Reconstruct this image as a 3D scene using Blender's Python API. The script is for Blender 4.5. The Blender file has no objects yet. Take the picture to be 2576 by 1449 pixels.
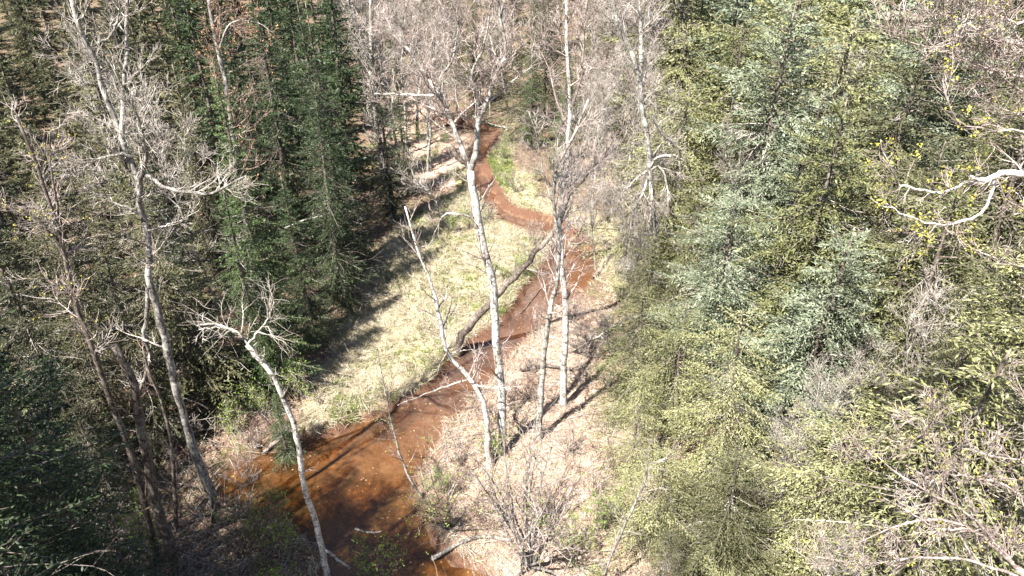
import bpy, math, random
import numpy as np
R = math.radians
SC = bpy.context.scene
COL = SC.collection
rng = np.random.default_rng(11)

# ------------------------------------------------------------------ camera, light, exposure
H = 20.0
PITCH = R(32.0)
F = 1840.0
cd = bpy.data.cameras.new('camera'); cam = bpy.data.objects.new('camera', cd); COL.objects.link(cam)
cam.location = (0, 0, H); cam.rotation_euler = (math.pi / 2 - PITCH, 0, 0)
cd.sensor_width = 36; cd.lens = 36 * F / 2576; cd.clip_end = 6000; cd.clip_start = 0.1
SC.camera = cam
W = bpy.data.worlds.new('World'); SC.world = W; W.use_nodes = True
SUN_AZ = math.atan2(0.64, 0.77)      # light travels towards +x,+y, clockwise from +y
SUN_EL = R(56)
nt = W.node_tree; bg = nt.nodes['Background']
sky = nt.nodes.new('ShaderNodeTexSky'); sky.sky_type = 'NISHITA'; sky.sun_disc = False
sky.sun_elevation = SUN_EL; sky.sun_rotation = SUN_AZ + math.pi
nt.links.new(sky.outputs[0], bg.inputs[0]); bg.inputs[1].default_value = 0.05
sl = bpy.data.lights.new('sun', 'SUN'); sl.energy = 5.0; sl.angle = R(0.55); sl.color = (1, 0.95, 0.87)
so = bpy.data.objects.new('sun', sl); COL.objects.link(so)
so.rotation_euler = (math.pi / 2 - SUN_EL, 0, -SUN_AZ)
SC.view_settings.view_transform = 'Standard'; SC.view_settings.look = 'None'
SC.view_settings.gamma = 1; SC.view_settings.use_curve_mapping = False
SC.view_settings.exposure = 2.0
SC.render.engine = 'CYCLES'
SC.cycles.max_bounces = 5; SC.cycles.diffuse_bounces = 1; SC.cycles.glossy_bounces = 2
SC.cycles.transmission_bounces = 3; SC.cycles.transparent_max_bounces = 6

# ------------------------------------------------------------------ picture -> place
CP, SP = math.cos(PITCH), math.sin(PITCH)
def ray(X, Y):
    u = (X - 1288) / F; v = (Y - 724.5) / F
    return u, CP - v * SP, SP + v * CP
def gp(X, Y, z=0.0):
    u, f, d = ray(X, Y); s = (H - z) / d
    return np.array([u * s, f * s, z])
def fp(X, Y, fwd):
    u, f, d = ray(X, Y); s = fwd / f
    return np.array([u * s, fwd, H - d * s])
def to_px(p):
    x, y, z = p; d = y * CP + (H - z) * SP
    return 1288 + x / d * F, 724.5 + ((H - z) * CP - y * SP) / d * F

# ------------------------------------------------------------------ mesh helpers
def mesh_np(name, V, faces_list, smooth=False):
    """faces_list: arrays of shape (m,k)"""
    me = bpy.data.meshes.new(name)
    V = np.ascontiguousarray(V, dtype=np.float32)
    me.vertices.add(len(V)); me.vertices.foreach_set('co', V.ravel())
    faces_list = [np.asarray(f, dtype=np.int32) for f in faces_list if len(f)]
    idx = np.concatenate([f.ravel() for f in faces_list]) if faces_list else np.zeros(0, np.int32)
    cnt = np.concatenate([np.full(len(f), f.shape[1], np.int32) for f in faces_list])
    st = np.concatenate([[0], np.cumsum(cnt)[:-1]]).astype(np.int32)
    me.loops.add(len(idx)); me.loops.foreach_set('vertex_index', idx)
    me.polygons.add(len(cnt)); me.polygons.foreach_set('loop_start', st)
    try: me.polygons.foreach_set('loop_total', cnt)
    except Exception: pass
    if smooth: me.polygons.foreach_set('use_smooth', np.ones(len(cnt), bool))
    me.update(calc_edges=True); me.validate()
    return me
def link(name, me, mat=None, parent=None, loc=None):
    o = bpy.data.objects.new(name, me); COL.objects.link(o)
    if mat is not None and me is not None and len(me.materials) == 0: me.materials.append(mat)
    if parent is not None: o.parent = parent
    if loc is not None: o.location = loc
    return o
def tag(o, label=None, cat=None, group=None, kind=None):
    if label: o['label'] = label
    if cat: o['category'] = cat
    if group: o['group'] = group
    if kind: o['kind'] = kind
    return o
def nrm(a): return a / (np.linalg.norm(a, axis=-1, keepdims=True) + 1e-9)

class Tubes:
    def __init__(s): s.g = {}; s.caps = []
    def add(s, P, r, sides=3):
        P = np.asarray(P, float); r = np.asarray(r, float)
        s.g.setdefault((len(P), sides), []).append((P, r))
    def mesh(s, name):
        Vs, Fs, off = [], [], 0
        for (n, k), L in s.g.items():
            P = np.stack([a for a, _ in L]); r = np.stack([b for _, b in L]); B = len(L)
            t = nrm(np.gradient(P, axis=1))
            mean = np.abs(nrm(P[:, -1] - P[:, 0]))
            ref = np.eye(3)[np.argmin(mean, axis=1)][:, None, :]
            u = nrm(np.cross(t, np.broadcast_to(ref, t.shape))); w = np.cross(t, u)
            a = np.arange(k) / k * 2 * np.pi
            ring = (u[:, :, None, :] * np.cos(a)[None, None, :, None] + w[:, :, None, :] * np.sin(a)[None, None, :, None])
            V = P[:, :, None, :] + ring * r[:, :, None, None]
            Vs.append(V.reshape(-1, 3))
            i = np.arange(n - 1)[:, None]; j = np.arange(k)[None, :]; j2 = (j + 1) % k
            q = np.stack([i * k + j, i * k + j2, (i + 1) * k + j2, (i + 1) * k + j], -1).reshape(-1, 4)
            q = q[None] + (np.arange(B) * n * k)[:, None, None] + off
            Fs.append(q.reshape(-1, 4)); off += B * n * k
            if k >= 5:   # closed top on thick stems
                top = (n - 1) * k + np.arange(k)
                Fs.append(top[None] + (np.arange(B) * n * k)[:, None] + off - B * n * k)
        return mesh_np(name, np.concatenate(Vs), Fs, smooth=True)

def kites(C, D, N, a, w):
    """rhombic leaf faces: centre C, direction D, normal N, length a, width w"""
    D = nrm(D); S = nrm(np.cross(D, N)); a = a[:, None]; w = w[:, None]
    return np.stack([C - D * a * .5, C + S * w * .5 - D * a * .08, C + D * a * .5, C - S * w * .5 - D * a * .08], 1)
def quads_mesh(name, Q, mat=None):
    n = len(Q)
    me = mesh_np(name, Q.reshape(-1, 3), [np.arange(n * 4).reshape(n, 4)])
    if mat: me.materials.append(mat)
    return me

# ------------------------------------------------------------------ materials
def newmat(name):
    m = bpy.data.materials.new(name); m.use_nodes = True
    t = m.node_tree; t.nodes.clear(); out = t.nodes.new('ShaderNodeOutputMaterial')
    return m, t, out
def N(t, typ, **kw):
    n = t.nodes.new(typ)
    for k, v in kw.items(): setattr(n, k, v)
    return n
def noise(t, vec, scale, detail=4, rough=.6, dist=0):
    n = N(t, 'ShaderNodeTexNoise'); n.inputs['Scale'].default_value = scale
    n.inputs['Detail'].default_value = detail; n.inputs['Roughness'].default_value = rough
    n.inputs['Distortion'].default_value = dist
    if vec is not None: t.links.new(vec, n.inputs['Vector'])
    return n.outputs['Fac']
def ramp(t, fac, stops):
    r = N(t, 'ShaderNodeValToRGB'); e = r.color_ramp.elements
    while len(e) < len(stops): e.new(0.5)
    for i, (p, c) in enumerate(stops):
        e[i].position = p; e[i].color = (*c, 1) if not np.isscalar(c) else (c, c, c, 1)
    t.links.new(fac, r.inputs[0]); return r.outputs[0]
def mixc(t, fac, a, b, mode='MIX'):
    n = N(t, 'ShaderNodeMix', data_type='RGBA', blend_type=mode)
    for s, v in ((n.inputs['Factor'], fac), (n.inputs['A'], a), (n.inputs['B'], b)):
        if isinstance(v, bpy.types.NodeSocket): t.links.new(v, s)
        elif np.isscalar(v): s.default_value = v
        else: s.default_value = (*v, 1)
    return n.outputs['Result']
def foliage(name, dark, mid, light, trans=.24, sheen=.35, tips=.5):
    m, t, out = newmat(name)
    tc = N(t, 'ShaderNodeTexCoord'); oi = N(t, 'ShaderNodeObjectInfo')
    geo = N(t, 'ShaderNodeNewGeometry')
    f1 = noise(t, geo.outputs['Position'], 1.1, 3)
    f2 = noise(t, geo.outputs['Position'], 7.0, 2)
    a = N(t, 'ShaderNodeMath', operation='MULTIPLY_ADD'); t.links.new(f1, a.inputs[0]); a.inputs[1].default_value = .55
    b = N(t, 'ShaderNodeMath', operation='MULTIPLY'); t.links.new(f2, b.inputs[0]); b.inputs[1].default_value = .45
    t.links.new(b.outputs[0], a.inputs[2])
    c = N(t, 'ShaderNodeMath', operation='MULTIPLY_ADD'); t.links.new(oi.outputs['Random'], c.inputs[0])
    c.inputs[1].default_value = .22; t.links.new(a.outputs[0], c.inputs[2])
    col = ramp(t, c.outputs[0], [(.42, dark), (.6, mid), (.78, light)])
    f3 = noise(t, geo.outputs['Position'], 16, 2, .7)
    col = mixc(t, ramp(t, f3, [(.56, 0.0), (.66, tips)]), col, tuple(min(.6, v_ * 1.5 + .03) for v_ in light))
    col = mixc(t, ramp(t, f3, [(.33, .55), (.42, 0.0)]), col, tuple(.5 * a_ + .5 * b_ for a_, b_ in zip(dark, (.12, .08, .055))))
    p = N(t, 'ShaderNodeBsdfPrincipled'); t.links.new(col, p.inputs['Base Color'])
    p.inputs['Roughness'].default_value = .5; p.inputs['Specular IOR Level'].default_value = sheen
    tr = N(t, 'ShaderNodeBsdfTranslucent'); t.links.new(col, tr.inputs[0])
    mx = N(t, 'ShaderNodeMixShader'); mx.inputs[0].default_value = trans
    t.links.new(p.outputs[0], mx.inputs[1]); t.links.new(tr.outputs[0], mx.inputs[2]); t.links.new(mx.outputs[0], out.inputs[0])
    return m
def bark(name, base, light, dark, lichen=.5, scale=1.0, bump=.5):
    m, t, out = newmat(name)
    tc = N(t, 'ShaderNodeTexCoord'); mp = N(t, 'ShaderNodeMapping'); mp.inputs['Scale'].default_value = (4, 4, 1.3)
    t.links.new(tc.outputs['Object'], mp.inputs[0])
    f = noise(t, mp.outputs[0], 3.0 * scale, 6, .7, .4)
    g = noise(t, tc.outputs['Object'], 1.4 * scale, 5, .65)
    h = noise(t, mp.outputs[0], 9.0 * scale, 3, .6)
    c = ramp(t, f, [(.34, dark), (.5, base), (.66, light)])
    patch = ramp(t, g, [(.5 - .1 * (lichen - .5), 0.0), (.6 - .1 * (lichen - .5), 1.0)])
    c = mixc(t, patch, c, light)
    w = N(t, 'ShaderNodeMapping'); w.inputs['Scale'].default_value = (2.2, 2.2, 5); t.links.new(tc.outputs['Object'], w.inputs[0])
    c = mixc(t, ramp(t, h, [(.34, 1.0), (.46, 0.0)]), c, dark)
    c = mixc(t, ramp(t, noise(t, w.outputs[0], 1.6 * scale, 5, .75), [(.54, 0.0), (.62, .9)]), c, dark)
    p = N(t, 'ShaderNodeBsdfPrincipled'); t.links.new(c, p.inputs['Base Color']); p.inputs['Roughness'].default_value = .85
    p.inputs['Specular IOR Level'].default_value = .2
    bm = N(t, 'ShaderNodeBump'); bm.inputs['Strength'].default_value = bump; bm.inputs['Distance'].default_value = .03
    t.links.new(f, bm.inputs['Height']); t.links.new(bm.outputs[0], p.inputs['Normal'])
    t.links.new(p.outputs[0], out.inputs[0]); return m
def plain(name, c1, c2, scale=3, trans=0.0, rough=.8):
    m, t, out = newmat(name)
    geo = N(t, 'ShaderNodeNewGeometry'); f = noise(t, geo.outputs['Position'], scale, 4)
    col = ramp(t, f, [(.35, c1), (.65, c2)])
    p = N(t, 'ShaderNodeBsdfPrincipled'); t.links.new(col, p.inputs['Base Color']); p.inputs['Roughness'].default_value = rough
    p.inputs['Specular IOR Level'].default_value = .25
    if trans > 0:
        tr = N(t, 'ShaderNodeBsdfTranslucent'); t.links.new(col, tr.inputs[0])
        mx = N(t, 'ShaderNodeMixShader'); mx.inputs[0].default_value = trans
        t.links.new(p.outputs[0], mx.inputs[1]); t.links.new(tr.outputs[0], mx.inputs[2]); t.links.new(mx.outputs[0], out.inputs[0])
    else: t.links.new(p.outputs[0], out.inputs[0])
    return m

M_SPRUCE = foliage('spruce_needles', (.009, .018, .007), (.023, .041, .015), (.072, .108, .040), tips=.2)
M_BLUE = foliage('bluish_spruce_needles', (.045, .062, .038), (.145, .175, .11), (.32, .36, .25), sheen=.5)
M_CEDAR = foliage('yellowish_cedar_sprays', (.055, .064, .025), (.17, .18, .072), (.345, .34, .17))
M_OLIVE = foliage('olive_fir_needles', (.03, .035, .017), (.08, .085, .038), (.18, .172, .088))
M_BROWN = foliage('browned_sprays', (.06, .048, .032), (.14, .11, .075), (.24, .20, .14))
M_LIT_SPRUCE = foliage('sunlit_spruce_needles', (.022, .042, .013), (.058, .095, .030), (.15, .20, .072))  # lighter copy of the spruce needles, sunlight put into the colour
M_SHADE_OLIVE = foliage('shaded_olive_needles', (.015, .020, .009), (.042, .049, .021), (.115, .112, .052), tips=.3)  # darker copy of the olive needles, left stand's shade put into the colour
FOL = dict(k=M_SHADE_OLIVE, l=M_LIT_SPRUCE, s=M_SPRUCE, b=M_BLUE, c=M_CEDAR, o=M_OLIVE, r=M_BROWN)
for m_ in FOL.values(): m_.use_fake_user = False
B_LICHEN = bark('lichen_covered_bark', (.24, .22, .195), (.52, .51, .46), (.045, .038, .034), .6)
B_MID = bark('mottled_grey_bark', (.17, .155, .14), (.38, .365, .33), (.035, .03, .026), .5)
B_ASPEN = bark('pale_aspen_bark', (.50, .46, .42), (.68, .66, .62), (.05, .04, .03), .6)
B_GREY = bark('grey_bark', (.20, .18, .165), (.40, .38, .35), (.04, .035, .03), .35)
B_DARK = bark('dark_bark', (.12, .095, .08), (.24, .21, .18), (.03, .025, .02), .3)
B_PINK = bark('pinkish_twig_bark', (.29, .235, .215), (.48, .42, .39), (.14, .10, .08), .5, 1, .2)
B_DEAD = bark('dead_twig_bark', (.28, .24, .21), (.50, .46, .42), (.12, .10, .08), .6, 1, .2)
B_RED = bark('reddish_twig_bark', (.22, .15, .12), (.38, .29, .24), (.09, .05, .04), .4, 1, .2)
M_BUD = plain('yellow_green_buds', (.38, .36, .05), (.58, .52, .10), 6, .35)
M_BUDR = plain('reddish_buds', (.30, .16, .09), (.42, .26, .13), 6, .2)
M_LEAF = plain('fresh_green_leaves', (.16, .26, .04), (.34, .44, .10), 3, .4)

# ------------------------------------------------------------------ creek outline and terrain
bankL = [(545,1215),(600,1172),(700,1130),(800,1105),(880,1072),(960,1038),(1040,1008),(1090,965),(1125,915),(1170,872),(1210,848),(1255,820),(1290,780),(1300,745),(1345,700),(1372,665),(1388,620),(1385,598),(1350,588),(1290,575),(1245,552),(1212,515),(1200,485),(1168,472),(1192,440),(1180,410),(1186,385),(1196,355),(1188,335),(1130,325),(1075,316)]
bankR = [(1075,300),(1130,305),(1200,316),(1255,322),(1262,345),(1248,370),(1232,395),(1226,420),(1240,450),(1262,490),(1285,530),(1330,543),(1400,558),(1455,590),(1503,630),(1508,670),(1495,715),(1450,752),(1400,782),(1370,830),(1322,860),(1292,895),(1268,930),(1225,975),(1190,1010),(1150,1055),(1112,1100),(1088,1150),(1058,1200),(1052,1250),(1075,1300),(1095,1350),(1120,1400),(1205,1432),(1290,1490),(1400,1700),(1450,2300),(700,2300),(720,1750),(790,1500),(830,1400),(760,1345),(640,1300),(560,1262)]
WZ = -0.40
CREEK = np.array([gp(x, y, WZ)[:2] for x, y in bankL + bankR])
def resample_closed(P, step):
    out = []
    for a, b in zip(P, np.roll(P, -1, 0)):
        n = max(1, int(np.linalg.norm(b - a) / step))
        for i in range(n): out.append(a + (b - a) * i / n)
    return np.array(out)
def chaikin(P, k=2):
    for _ in range(k):
        Q = np.roll(P, -1, 0); P = np.stack([P * .75 + Q * .25, P * .25 + Q * .75], 1).reshape(-1, 2)
    return P
CREEK = chaikin(CREEK, 1)
def sdf(P, poly):
    """signed distance, positive outside"""
    P = np.asarray(P, float); best = np.full(len(P), 1e9); inside = np.zeros(len(P), bool)
    for a, b in zip(poly, np.roll(poly, -1, 0)):
        ab = b - a; t = np.clip(((P - a) @ ab) / (ab @ ab + 1e-12), 0, 1)
        best = np.minimum(best, np.hypot(*(P - a - t[:, None] * ab).T))
        c = (a[1] > P[:, 1]) != (b[1] > P[:, 1])
        with np.errstate(divide='ignore', invalid='ignore'):
            xx = (b[0] - a[0]) * (P[:, 1] - a[1]) / (b[1] - a[1]) + a[0]
        inside ^= c & (P[:, 0] < xx)
    return np.where(inside, -best, best)
def wpoly(pts): return np.array([gp(x, y)[:2] for x, y in pts])
MEADOW = wpoly([(1100,520),(1010,560),(930,700),(860,860),(800,960),(770,1060),(830,1085),(960,1030),(1090,960),(1170,870),(1290,770),(1380,620),(1240,560),(1190,470),(1150,480)])
FARGRASS = wpoly([(1250,400),(1240,350),(1300,300),(1280,420),(1420,520),(1600,560),(1640,680),(1540,760),(1500,620),(1400,555),(1290,535),(1230,440)])
NEARPINK = wpoly([(1500,760),(1620,820),(1560,1000),(1620,1200),(1720,1449),(1760,2000),(1350,1900),(1200,1430),(1050,1250),(1090,1140),(1200,1000),(1300,890),(1400,780)])
FARPINK = wpoly([(1190,470),(1180,340),(1060,320),(1080,300),(1100,240),(1020,240),(960,330),(1050,430),(1120,480)])
# smooth value noise for shapes
_T = np.random.default_rng(5).random((256, 256))
def vnoise(x, y, s):
    x = np.asarray(x) * s + 1000.3; y = np.asarray(y) * s + 1000.7
    i = np.floor(x).astype(int); j = np.floor(y).astype(int); fx = x - i; fy = y - j
    fx = fx * fx * (3 - 2 * fx); fy = fy * fy * (3 - 2 * fy); g = lambda a, b: _T[a % 256, b % 256]
    return (g(i, j) * (1 - fx) + g(i + 1, j) * fx) * (1 - fy) + (g(i, j + 1) * (1 - fx) + g(i + 1, j + 1) * fx) * fy - .5
def height(x, y, sd=None):
    x = np.asarray(x, float); y = np.asarray(y, float); P = np.stack([x, y], -1).reshape(-1, 2)
    if sd is None: sd = sdf(P, CREEK).reshape(x.shape)
    sdn = sd + vnoise(x, y, 1.3) * .45 + vnoise(x, y, 4.1) * .22 + .14 * np.clip((y - 23) / 3, 0, 1) + .25 * np.clip((y - 36) / 6, 0, 1)
    k = np.clip((sdn + .60) / (1.0 + .5 * vnoise(x, y, .4)), 0, 1); k = k * k * (3 - 2 * k)
    z = -.85 + .85 * k + (1 - k) * vnoise(x, y, .9) * .35
    o = np.clip(sd / 1.5, 0, 1)
    z += o * (vnoise(x, y, .5) * .30 + vnoise(x, y, 1.9) * .14 + vnoise(x, y, 6) * .06)
    z += np.clip(vnoise(x, y, 9) * .08, -1, 1) * np.clip(sd * 3, 0, 1)
    side = np.abs(x + 1) - 14
    z += np.clip(side, 0, 60) * .07 + np.clip(y - 66, 0, 200) * .05
    return z
def gz(x, y): return float(height(np.array([x]), np.array([y]))[0])

def axis(dense0, dense1, step, far):
    a = [*np.arange(dense0, dense1, step)]; s = step; v = dense1
    while v < far: a.append(v); s *= 1.16; v += s
    s = step; v = dense0
    while v > -far: s *= 1.16; v -= s; a.insert(0, v)
    return np.array(a)
xs = axis(-14, 14, .16, 1500); ys = axis(9, 62, .16, 1500)
GX, GY = np.meshgrid(xs, ys)
sdg = sdf(np.stack([GX.ravel(), GY.ravel()], 1), CREEK)
Z = height(GX.ravel(), GY.ravel(), sdg)
V = np.stack([GX.ravel(), GY.ravel(), Z], 1)
nx, ny = len(xs), len(ys)
i, j = np.meshgrid(np.arange(nx - 1), np.arange(ny - 1)); i = i.ravel(); j = j.ravel()
q = np.stack([j * nx + i, j * nx + i + 1, (j + 1) * nx + i + 1, (j + 1) * nx + i], 1)
me = mesh_np('ground', V, [q], smooth=True)
P2 = V[:, :2]
def soft(poly, w=1.0, amp=1.6): return np.clip(.5 - (sdf(P2, poly) + vnoise(P2[:, 0], P2[:, 1], .8) * amp) / w, 0, 1)
near = np.clip(1 - (sdg + .05) / .45, 0, 1)
meadow = np.maximum(soft(MEADOW), soft(FARGRASS))
pink = np.maximum(soft(NEARPINK, 1.5), soft(FARPINK, 1.5))
for nm, a in (('meadow', meadow), ('pink', pink), ('bank', near), ('bed', np.clip((-.42 - Z) / .06, 0, 1))):
    at = me.attributes.new(nm, 'FLOAT', 'POINT'); at.data.foreach_set('value', a.astype(np.float32))
m, t, out = newmat('forest_ground')
geo = N(t, 'ShaderNodeNewGeometry'); pos = geo.outputs['Position']
def attr(n):
    a = N(t, 'ShaderNodeAttribute'); a.attribute_name = n; return a.outputs['Fac']
f1 = noise(t, pos, .8, 6, .65); f2 = noise(t, pos, 9, 5, .7); f3 = noise(t, pos, 28, 3, .7)
floor = ramp(t, f2, [(.3, (.05, .036, .025)), (.5, (.15, .105, .075)), (.7, (.30, .22, .16))])
green = ramp(t, f2, [(.3, (.05, .07, .02)), (.7, (.16, .2, .06))])
floor = mixc(t, ramp(t, f1, [(.52, 0.0), (.66, .6)]), floor, green)
straw = ramp(t, f2, [(.28, (.16, .125, .075)), (.5, (.38, .32, .21)), (.72, (.56, .50, .36))])
straw = mixc(t, ramp(t, f1, [(.5, 0.0), (.68, .45)]), straw, green)
pk = ramp(t, f2, [(.28, (.22, .15, .115)), (.5, (.44, .325, .255)), (.72, (.56, .44, .36))])
pk = mixc(t, ramp(t, f1, [(.55, 0.0), (.7, .5)]), pk, straw)
mud = ramp(t, f3, [(.35, (.06, .032, .022)), (.65, (.19, .10, .065))])
c = mixc(t, attr('meadow'), floor, straw); c = mixc(t, attr('pink'), c, pk); c = mixc(t, attr('bank'), c, mud)
vo = N(t, 'ShaderNodeTexVoronoi'); vo.inputs['Scale'].default_value = 7; t.links.new(pos, vo.inputs['Vector'])
bed = ramp(t, f2, [(.3, (.08, .05, .03)), (.5, (.25, .165, .095)), (.72, (.40, .30, .20))])
bed = mixc(t, ramp(t, vo.outputs['Distance'], [(.12, .6), (.2, 0.0)]), bed, (.07, .05, .04))
c = mixc(t, attr('bed'), c, bed)
c = mixc(t, .35, c, ramp(t, f3, [(.35, .35), (.65, 1.0)]), 'MULTIPLY')
p = N(t, 'ShaderNodeBsdfPrincipled'); t.links.new(c, p.inputs['Base Color']); p.inputs['Roughness'].default_value = .95
p.inputs['Specular IOR Level'].default_value = .1
bm = N(t, 'ShaderNodeBump'); bm.inputs['Strength'].default_value = .8; bm.inputs['Distance'].default_value = .06
t.links.new(f2, bm.inputs['Height']); t.links.new(bm.outputs[0], p.inputs['Normal']); t.links.new(p.outputs[0], out.inputs[0])
ground = tag(link('ground', me, m), 'forest floor of leaf litter with a straw coloured clearing', 'ground', kind='structure')

# water
wx = np.linspace(-13, 9, 90); wy = np.linspace(6, 64, 220); WX, WY = np.meshgrid(wx, wy)
nx, ny = len(wx), len(wy)
i, j = np.meshgrid(np.arange(nx - 1), np.arange(ny - 1)); i = i.ravel(); j = j.ravel()
q = np.stack([j * nx + i, j * nx + i + 1, (j + 1) * nx + i + 1, (j + 1) * nx + i], 1)
cen = np.stack([(wx[i] + wx[i + 1]) / 2, (wy[j] + wy[j + 1]) / 2], 1)
q = q[sdf(cen, CREEK) < .9]
me = mesh_np('creek_water', np.stack([WX.ravel(), WY.ravel(), np.full(WX.size, WZ)], 1), [q], smooth=True)
m, t, out = newmat('tannin_brown_water')
geo = N(t, 'ShaderNodeNewGeometry'); pos = geo.outputs['Position']
a = noise(t, pos, .45, 5, .6, .5); b = noise(t, pos, 2.6, 4, .7)
mp = N(t, 'ShaderNodeMapping'); mp.inputs['Rotation'].default_value = (0, 0, R(35)); mp.inputs['Scale'].default_value = (1, .3, 1)
t.links.new(pos, mp.inputs[0]); cst = noise(t, mp.outputs[0], 5, 4, .7)
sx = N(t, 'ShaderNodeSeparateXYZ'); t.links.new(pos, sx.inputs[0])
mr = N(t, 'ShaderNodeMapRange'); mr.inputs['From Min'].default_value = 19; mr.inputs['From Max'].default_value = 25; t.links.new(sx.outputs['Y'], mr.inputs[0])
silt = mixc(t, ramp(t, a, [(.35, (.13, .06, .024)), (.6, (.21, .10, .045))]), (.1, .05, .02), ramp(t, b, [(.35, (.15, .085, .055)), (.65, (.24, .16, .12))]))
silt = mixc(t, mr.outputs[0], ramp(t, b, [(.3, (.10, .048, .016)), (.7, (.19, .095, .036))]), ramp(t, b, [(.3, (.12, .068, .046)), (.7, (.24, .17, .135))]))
tr = N(t, 'ShaderNodeBsdfTransparent'); tr.inputs[0].default_value = (.72, .52, .31, 1)
df = N(t, 'ShaderNodeBsdfDiffuse'); t.links.new(silt, df.inputs[0])
gl = N(t, 'ShaderNodeBsdfGlossy'); gl.inputs['Roughness'].default_value = .04
bm = N(t, 'ShaderNodeBump'); bm.inputs['Strength'].default_value = .5; bm.inputs['Distance'].default_value = .02
t.links.new(cst, bm.inputs['Height']); t.links.new(bm.outputs[0], gl.inputs['Normal'])
fr = N(t, 'ShaderNodeFresnel'); fr.inputs[0].default_value = 1.5; t.links.new(bm.outputs[0], fr.inputs['Normal'])
m1 = N(t, 'ShaderNodeMixShader'); t.links.new(ramp(t, a, [(.35, .18), (.65, .6)]), m1.inputs[0]); t.links.new(tr.outputs[0], m1.inputs[1]); t.links.new(df.outputs[0], m1.inputs[2])
m2 = N(t, 'ShaderNodeMixShader'); t.links.new(fr.outputs[0], m2.inputs[0]); t.links.new(m1.outputs[0], m2.inputs[1]); t.links.new(gl.outputs[0], m2.inputs[2])
t.links.new(m2.outputs[0], out.inputs[0])
water = tag(link('creek_water', me, m), 'narrow rust brown creek winding through the clearing', 'creek', kind='structure')

# ------------------------------------------------------------------ conifers
def bough_template(L, kind, seed, step=.085, ks=1.0):
    """foliage of one bough of length L along +x, z up; returns (quads, axis points)"""
    g = np.random.default_rng(seed)
    m = max(4, int(L / (.11 if kind == 'spruce' else .15))); C = []; D = []; NN = []; A = []; Wd = []
    droop = .22 if kind == 'spruce' else .42
    def ax(t): return np.array([L * t, 0, L * (-droop * t ** 1.6 + .14 * t ** 3)])
    for j in range(m + 1):
        t0 = (j + .3) / (m + 1); 
        if t0 < .10 and L > 1: continue
        for sgn in (-1, 1, 0):
            if sgn == 0:
                l = .12 + L * .05; d = np.array([1, g.normal(0, .15), .05])
            else:
                l = (L * (.40 if kind == 'spruce' else .48) * (1 - t0) ** .8 + .09) * g.uniform(.5, 1.25)
                if g.random() < .08: continue
                d = np.array([.75 + .3 * t0, sgn * 1.0, g.normal(-.10 if kind == 'spruce' else -.45, .18)])
            d = d / np.linalg.norm(d); n = max(2, int(l / step)); p0 = ax(t0)
            ts = (np.arange(n) + g.random(n) * .6) / n
            P = p0 + d * (ts * l)[:, None]
            P[:, 2] -= (ts ** 2) * l * (.22 if kind == 'spruce' else .7)
            P += g.normal(0, .012, P.shape)
            dd = d + g.normal(0, .45 if kind == 'spruce' else .5, (n, 3)); 
            if kind != 'spruce': dd[:, 2] -= .45 * ts + .15
            C.append(P); D.append(dd)
            nn = np.array([0, 0, 1.0]) + g.normal(0, .55 if kind == 'spruce' else .9, (n, 3))
            NN.append(nn); A.append(g.uniform(.10, .17, n) * ks); Wd.append(g.uniform(.026, .048, n) * ks)
    C, D, NN, A, Wd = map(np.concatenate, (C, D, NN, A, Wd))
    Q = kites(C, D, nrm(NN), A, Wd)
    return Q, np.array([ax(t) for t in (0, .25, .5, .75, 1)])
LENS = (.35, .7, 1.1, 1.6, 2.3, 3.1)
def templates(kind, step, ks, seed):
    return {L: [bough_template(L, kind, seed + k * 7 + int(L * 10), step, ks) for k in range(3)] for L in LENS}
TPL = {('spruce', 0): templates('spruce', .075, 1.0, 1), ('cedar', 0): templates('cedar', .060, .80, 100),
       ('spruce', 2): templates('spruce', .042, .60, 400), ('cedar', 2): templates('cedar', .042, .60, 500),
       ('spruce', 1): templates('spruce', .15, 1.7, 200), ('cedar', 1): templates('cedar', .15, 1.7, 300)}
def xform(Q, p, az, el, sc, roll=0.0):
    ce, se = math.cos(el), math.sin(el); ca, sa = math.cos(az), math.sin(az); cr, sr = math.cos(roll), math.sin(roll)
    Rx = np.array([[1, 0, 0], [0, cr, -sr], [0, sr, cr]])
    Ry = np.array([[ce, 0, -se], [0, 1, 0], [se, 0, ce]])
    Rz = np.array([[ca, -sa, 0], [sa, ca, 0], [0, 0, 1]])
    return (Q * sc) @ (Rz @ Ry @ Rx).T + p
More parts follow.
